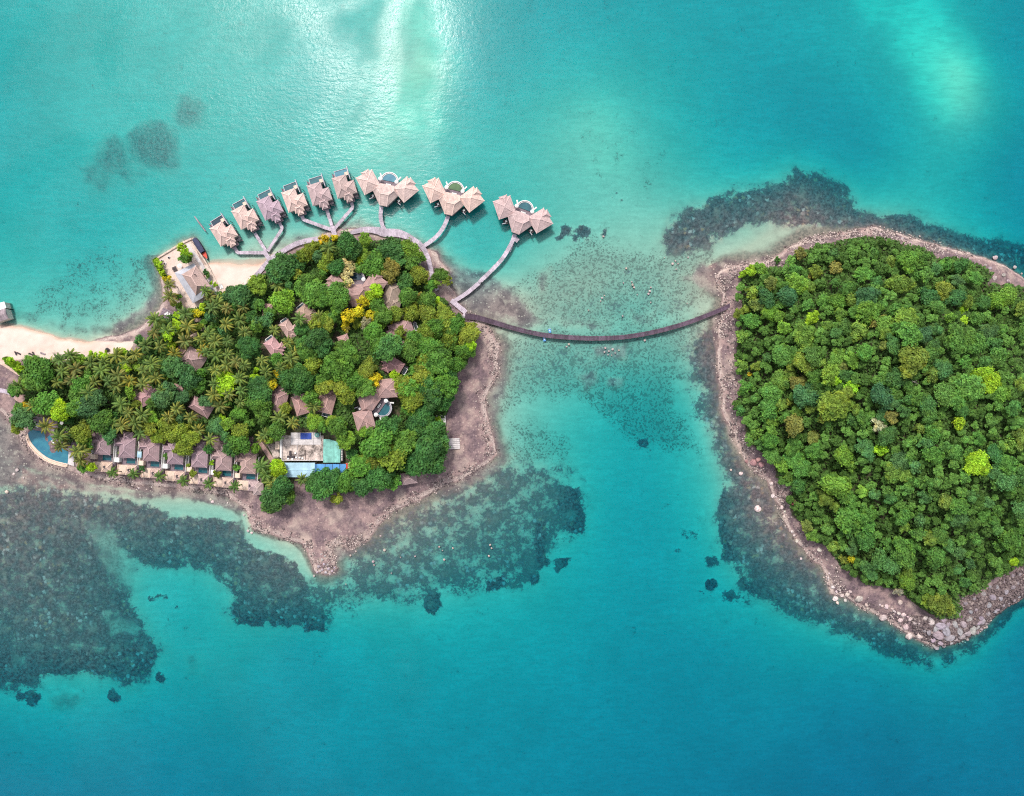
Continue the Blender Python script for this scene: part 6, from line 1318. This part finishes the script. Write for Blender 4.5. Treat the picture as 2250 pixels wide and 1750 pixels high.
for (wh, sz), v in ring.items():
    cx_ = sum(q[1] for q in v) / len(v); cy_ = sum(q[2] for q in v) / len(v); by = {}
    for o, px, py in v: by.setdefault(compass(px - cx_, py - cy_) if math.hypot(px - cx_, py - cy_) > 4 else 'middle', []).append((math.hypot(px - cx_, py - cy_), o))
    for d, g in by.items():
        g.sort(key=lambda q: -q[0])
        for k, (_, o) in enumerate(g):
            od = ['outermost', 'second outermost', 'third outermost', 'fourth outermost', 'fifth outermost', 'sixth outermost', 'seventh outermost', 'eighth outermost'][min(k, 7)] + ' ' if len(g) > 1 else ''
            o['label'] = ' '.join(f'{od}{sz} boulder at the {d} {wh}'.replace('at the middle ', 'at the centre ').split()[:16]) if len(v) > 1 else f'{sz} boulder {wh}'
            o['category'] = 'boulder'; o['group'] = 'boulders'
# loose stones and rubble that nobody could count
def rubble(n, pick, seed, smin, smax, nm):
    r = np.random.default_rng(seed); pts = pick(n, r); iv = np.array([(1, 0, 0), (-1, 0, 0), (0, 1, 0), (0, -1, 0), (0, 0, 1), (0, 0, -.6)], float); fi = np.array([(0, 2, 4), (2, 1, 4), (1, 3, 4), (3, 0, 4), (2, 0, 5), (1, 2, 5), (3, 1, 5), (0, 3, 5)])
    V = []; F = []; T = []; z = terrain(pts[:, 0], pts[:, 1])[0]
    for k, (u, v) in enumerate(pts):
        s = smin + (smax - smin) * r.random() ** 3; a = r.uniform(0, 6.28); q = iv * r.uniform(.7, 1.3, (6, 3)) * s; ca, sa = math.cos(a), math.sin(a)
        V.append(np.stack([q[:, 0] * ca - q[:, 1] * sa * .75 + (u - 1125) * S, q[:, 0] * sa + q[:, 1] * ca * .75 + (875 - v) * S, q[:, 2] * .6 + z[k] + s * .15], 1)); F.append(fi + 6 * k); T += [r.random() * (.5 if nm == 'boulder_rubble' else 1)] * 8
    return mesh_np(nm, np.concatenate(V), np.concatenate(F), M['rubble'], None, False, {'tint': T})
m, nt = new_mat('rubble_stone'); N = NT(nt); t_ = N.attr('tint')
cc = N.mix(N.ramp(t_, .25, .8), (.125, .095, .10), (.60, .49, .45)); N.out(N.principled(N.mix(N.ramp(N.noise(N.pos(), 2, 3), .4, .7, 0, .4), cc, (.3, .22, .2)), .9, .2)); M['rubble'] = m
def along(land, ranges, w0, w1):
    L_ = np.array(land, float)
    def pick(n, r):
        out = []
        segs = [(L_[i % len(L_)], L_[(i + 1) % len(L_)], wgt) for a, b, wgt in ranges for i in range(a, b)]
        ln = np.array([np.linalg.norm(b - a) * w for a, b, w in segs]); pr = ln / ln.sum()
        A_ = np.array([q[0] for q in segs]); D_ = np.array([q[1] - q[0] for q in segs]); NN = np.stack([D_[:, 1], -D_[:, 0]], 1) / (np.linalg.norm(D_, axis=1, keepdims=True) + 1e-9)
        i = r.choice(len(segs), n * 5, p=pr); p = A_[i] + D_[i] * r.random((n * 5, 1)) + NN[i] * (w0 + (w1 - w0) * r.beta(1.6, 1.6, (n * 5, 1)))
        ok = r.random(n * 5) < sstep(.40, .62, fbm(p[:, 0], p[:, 1], 26, 3, 91)) + .12
        return np.concatenate([p[ok], p[~ok]])[:n]
    return pick
def orient(land):
    L_ = np.array(land); a = np.sum(L_[:, 0] * np.roll(L_[:, 1], -1) - np.roll(L_[:, 0], -1) * L_[:, 1]); return a
s1 = 1 if orient(LAND1) > 0 else -1; s2 = 1 if orient(LAND2) > 0 else -1
A = tag(bpy.data.objects.new('shore_rubble', rubble(6500, along(LAND1, [(49, 92, 1.0)], *sorted((-24 * s1, 9 * s1))), 1, .12, .6, 'shore_rubble')), kind='stuff'); col.objects.link(A)
B = tag(bpy.data.objects.new('shore_rubble', rubble(9000, along(LAND2, [(0, 43, 1.0), (50, 56, 1.5)], *sorted((-30 * s2, 9 * s2))), 2, .12, .7, 'shore_rubble')), kind='stuff'); col.objects.link(B)
POLYT = poly("1985,1345 2040,1355 2100,1355 2100,1310 2140,1302 2200,1262 2250,1235 2250,1312 2180,1355 2120,1405 2060,1420 2010,1395")
def inpoly(n, r):
    u = r.uniform(1980, 2290, n * 4); v = r.uniform(1230, 1425, n * 4); k = sdf(POLYT, u[None], v[None])[0] < 0; return np.stack([u[k], v[k]], 1)[:n]
Cc = tag(bpy.data.objects.new('boulder_rubble', rubble(5200, inpoly, 3, .3, 1.15, 'boulder_rubble')), kind='stuff'); col.objects.link(Cc)
# ------------------------------------------------------------------ light, sky, camera
Ldir = Vector((-62, 166, 300)).normalized()
sun = bpy.data.lights.new('sun', 'SUN'); sun.energy = 2.0; sun.angle = R(8); sun.color = (1.0, 0.95, 0.88)
so = bpy.data.objects.new('sun', sun); col.objects.link(so); so.rotation_euler = Ldir.to_track_quat('Z', 'Y').to_euler(); so.location = Ldir * 500
wd = bpy.data.worlds.new('World'); sc.world = wd; wd.use_nodes = True; nt = wd.node_tree; nt.nodes.clear(); N = NT(nt)
sky = N.n('ShaderNodeTexSky', sky_type='NISHITA'); sky.sun_disc = False; sky.sun_elevation = math.asin(Ldir.z); sky.sun_rotation = math.atan2(Ldir.x, Ldir.y)
sky.air_density = 1.0; sky.dust_density = 2.5; sky.ozone_density = 1.0
# thin high overcast: the blue of the sky mostly veiled by bright even cloud
co_ = N.n('ShaderNodeTexCoord').outputs['Generated']
cl = N.noise(co_, 2.2, 5, .6)
hsv = N.n('ShaderNodeHueSaturation'); hsv.inputs['Saturation'].default_value = 0.25; hsv.inputs['Value'].default_value = 1.0; N.L.new(sky.outputs[0], hsv.inputs['Color'])
skc = N.mix(N.ramp(cl, .35, .6, .55, 1.0), sky.outputs[0], hsv.outputs[0])
bg = N.n('ShaderNodeBackground'); N.L.new(skc, bg.inputs[0]); bg.inputs[1].default_value = 0.15
wo = N.n('ShaderNodeOutputWorld'); N.L.new(bg.outputs[0], wo.inputs[0])
cam = bpy.data.cameras.new('camera'); co = bpy.data.objects.new('camera', cam); col.objects.link(co)
co.location = (0, 0, CAMH); co.rotation_euler = (0, 0, 0)
cam.sensor_fit = 'HORIZONTAL'; cam.sensor_width = 36; cam.lens = 36 * CAMH / 450.0; cam.clip_end = 8000; cam.clip_start = 1
sc.camera = co
sc.view_settings.view_transform = 'Standard'; sc.view_settings.look = 'None'; sc.view_settings.gamma = 1; sc.view_settings.use_curve_mapping = False
sc.view_settings.exposure = 0.45
sc.cycles.max_bounces = 6; sc.cycles.diffuse_bounces = 3; sc.cycles.glossy_bounces = 2; sc.cycles.transmission_bounces = 2; sc.cycles.transparent_max_bounces = 8; sc.cycles.volume_bounces = 0
sc.cycles.use_denoising = False; sc.cycles.pixel_filter_type = 'BLACKMAN_HARRIS'; sc.cycles.filter_width = 1.15; sc.cycles.sample_clamp_indirect = 6; sc.cycles.caustics_reflective = False; sc.cycles.caustics_refractive = False
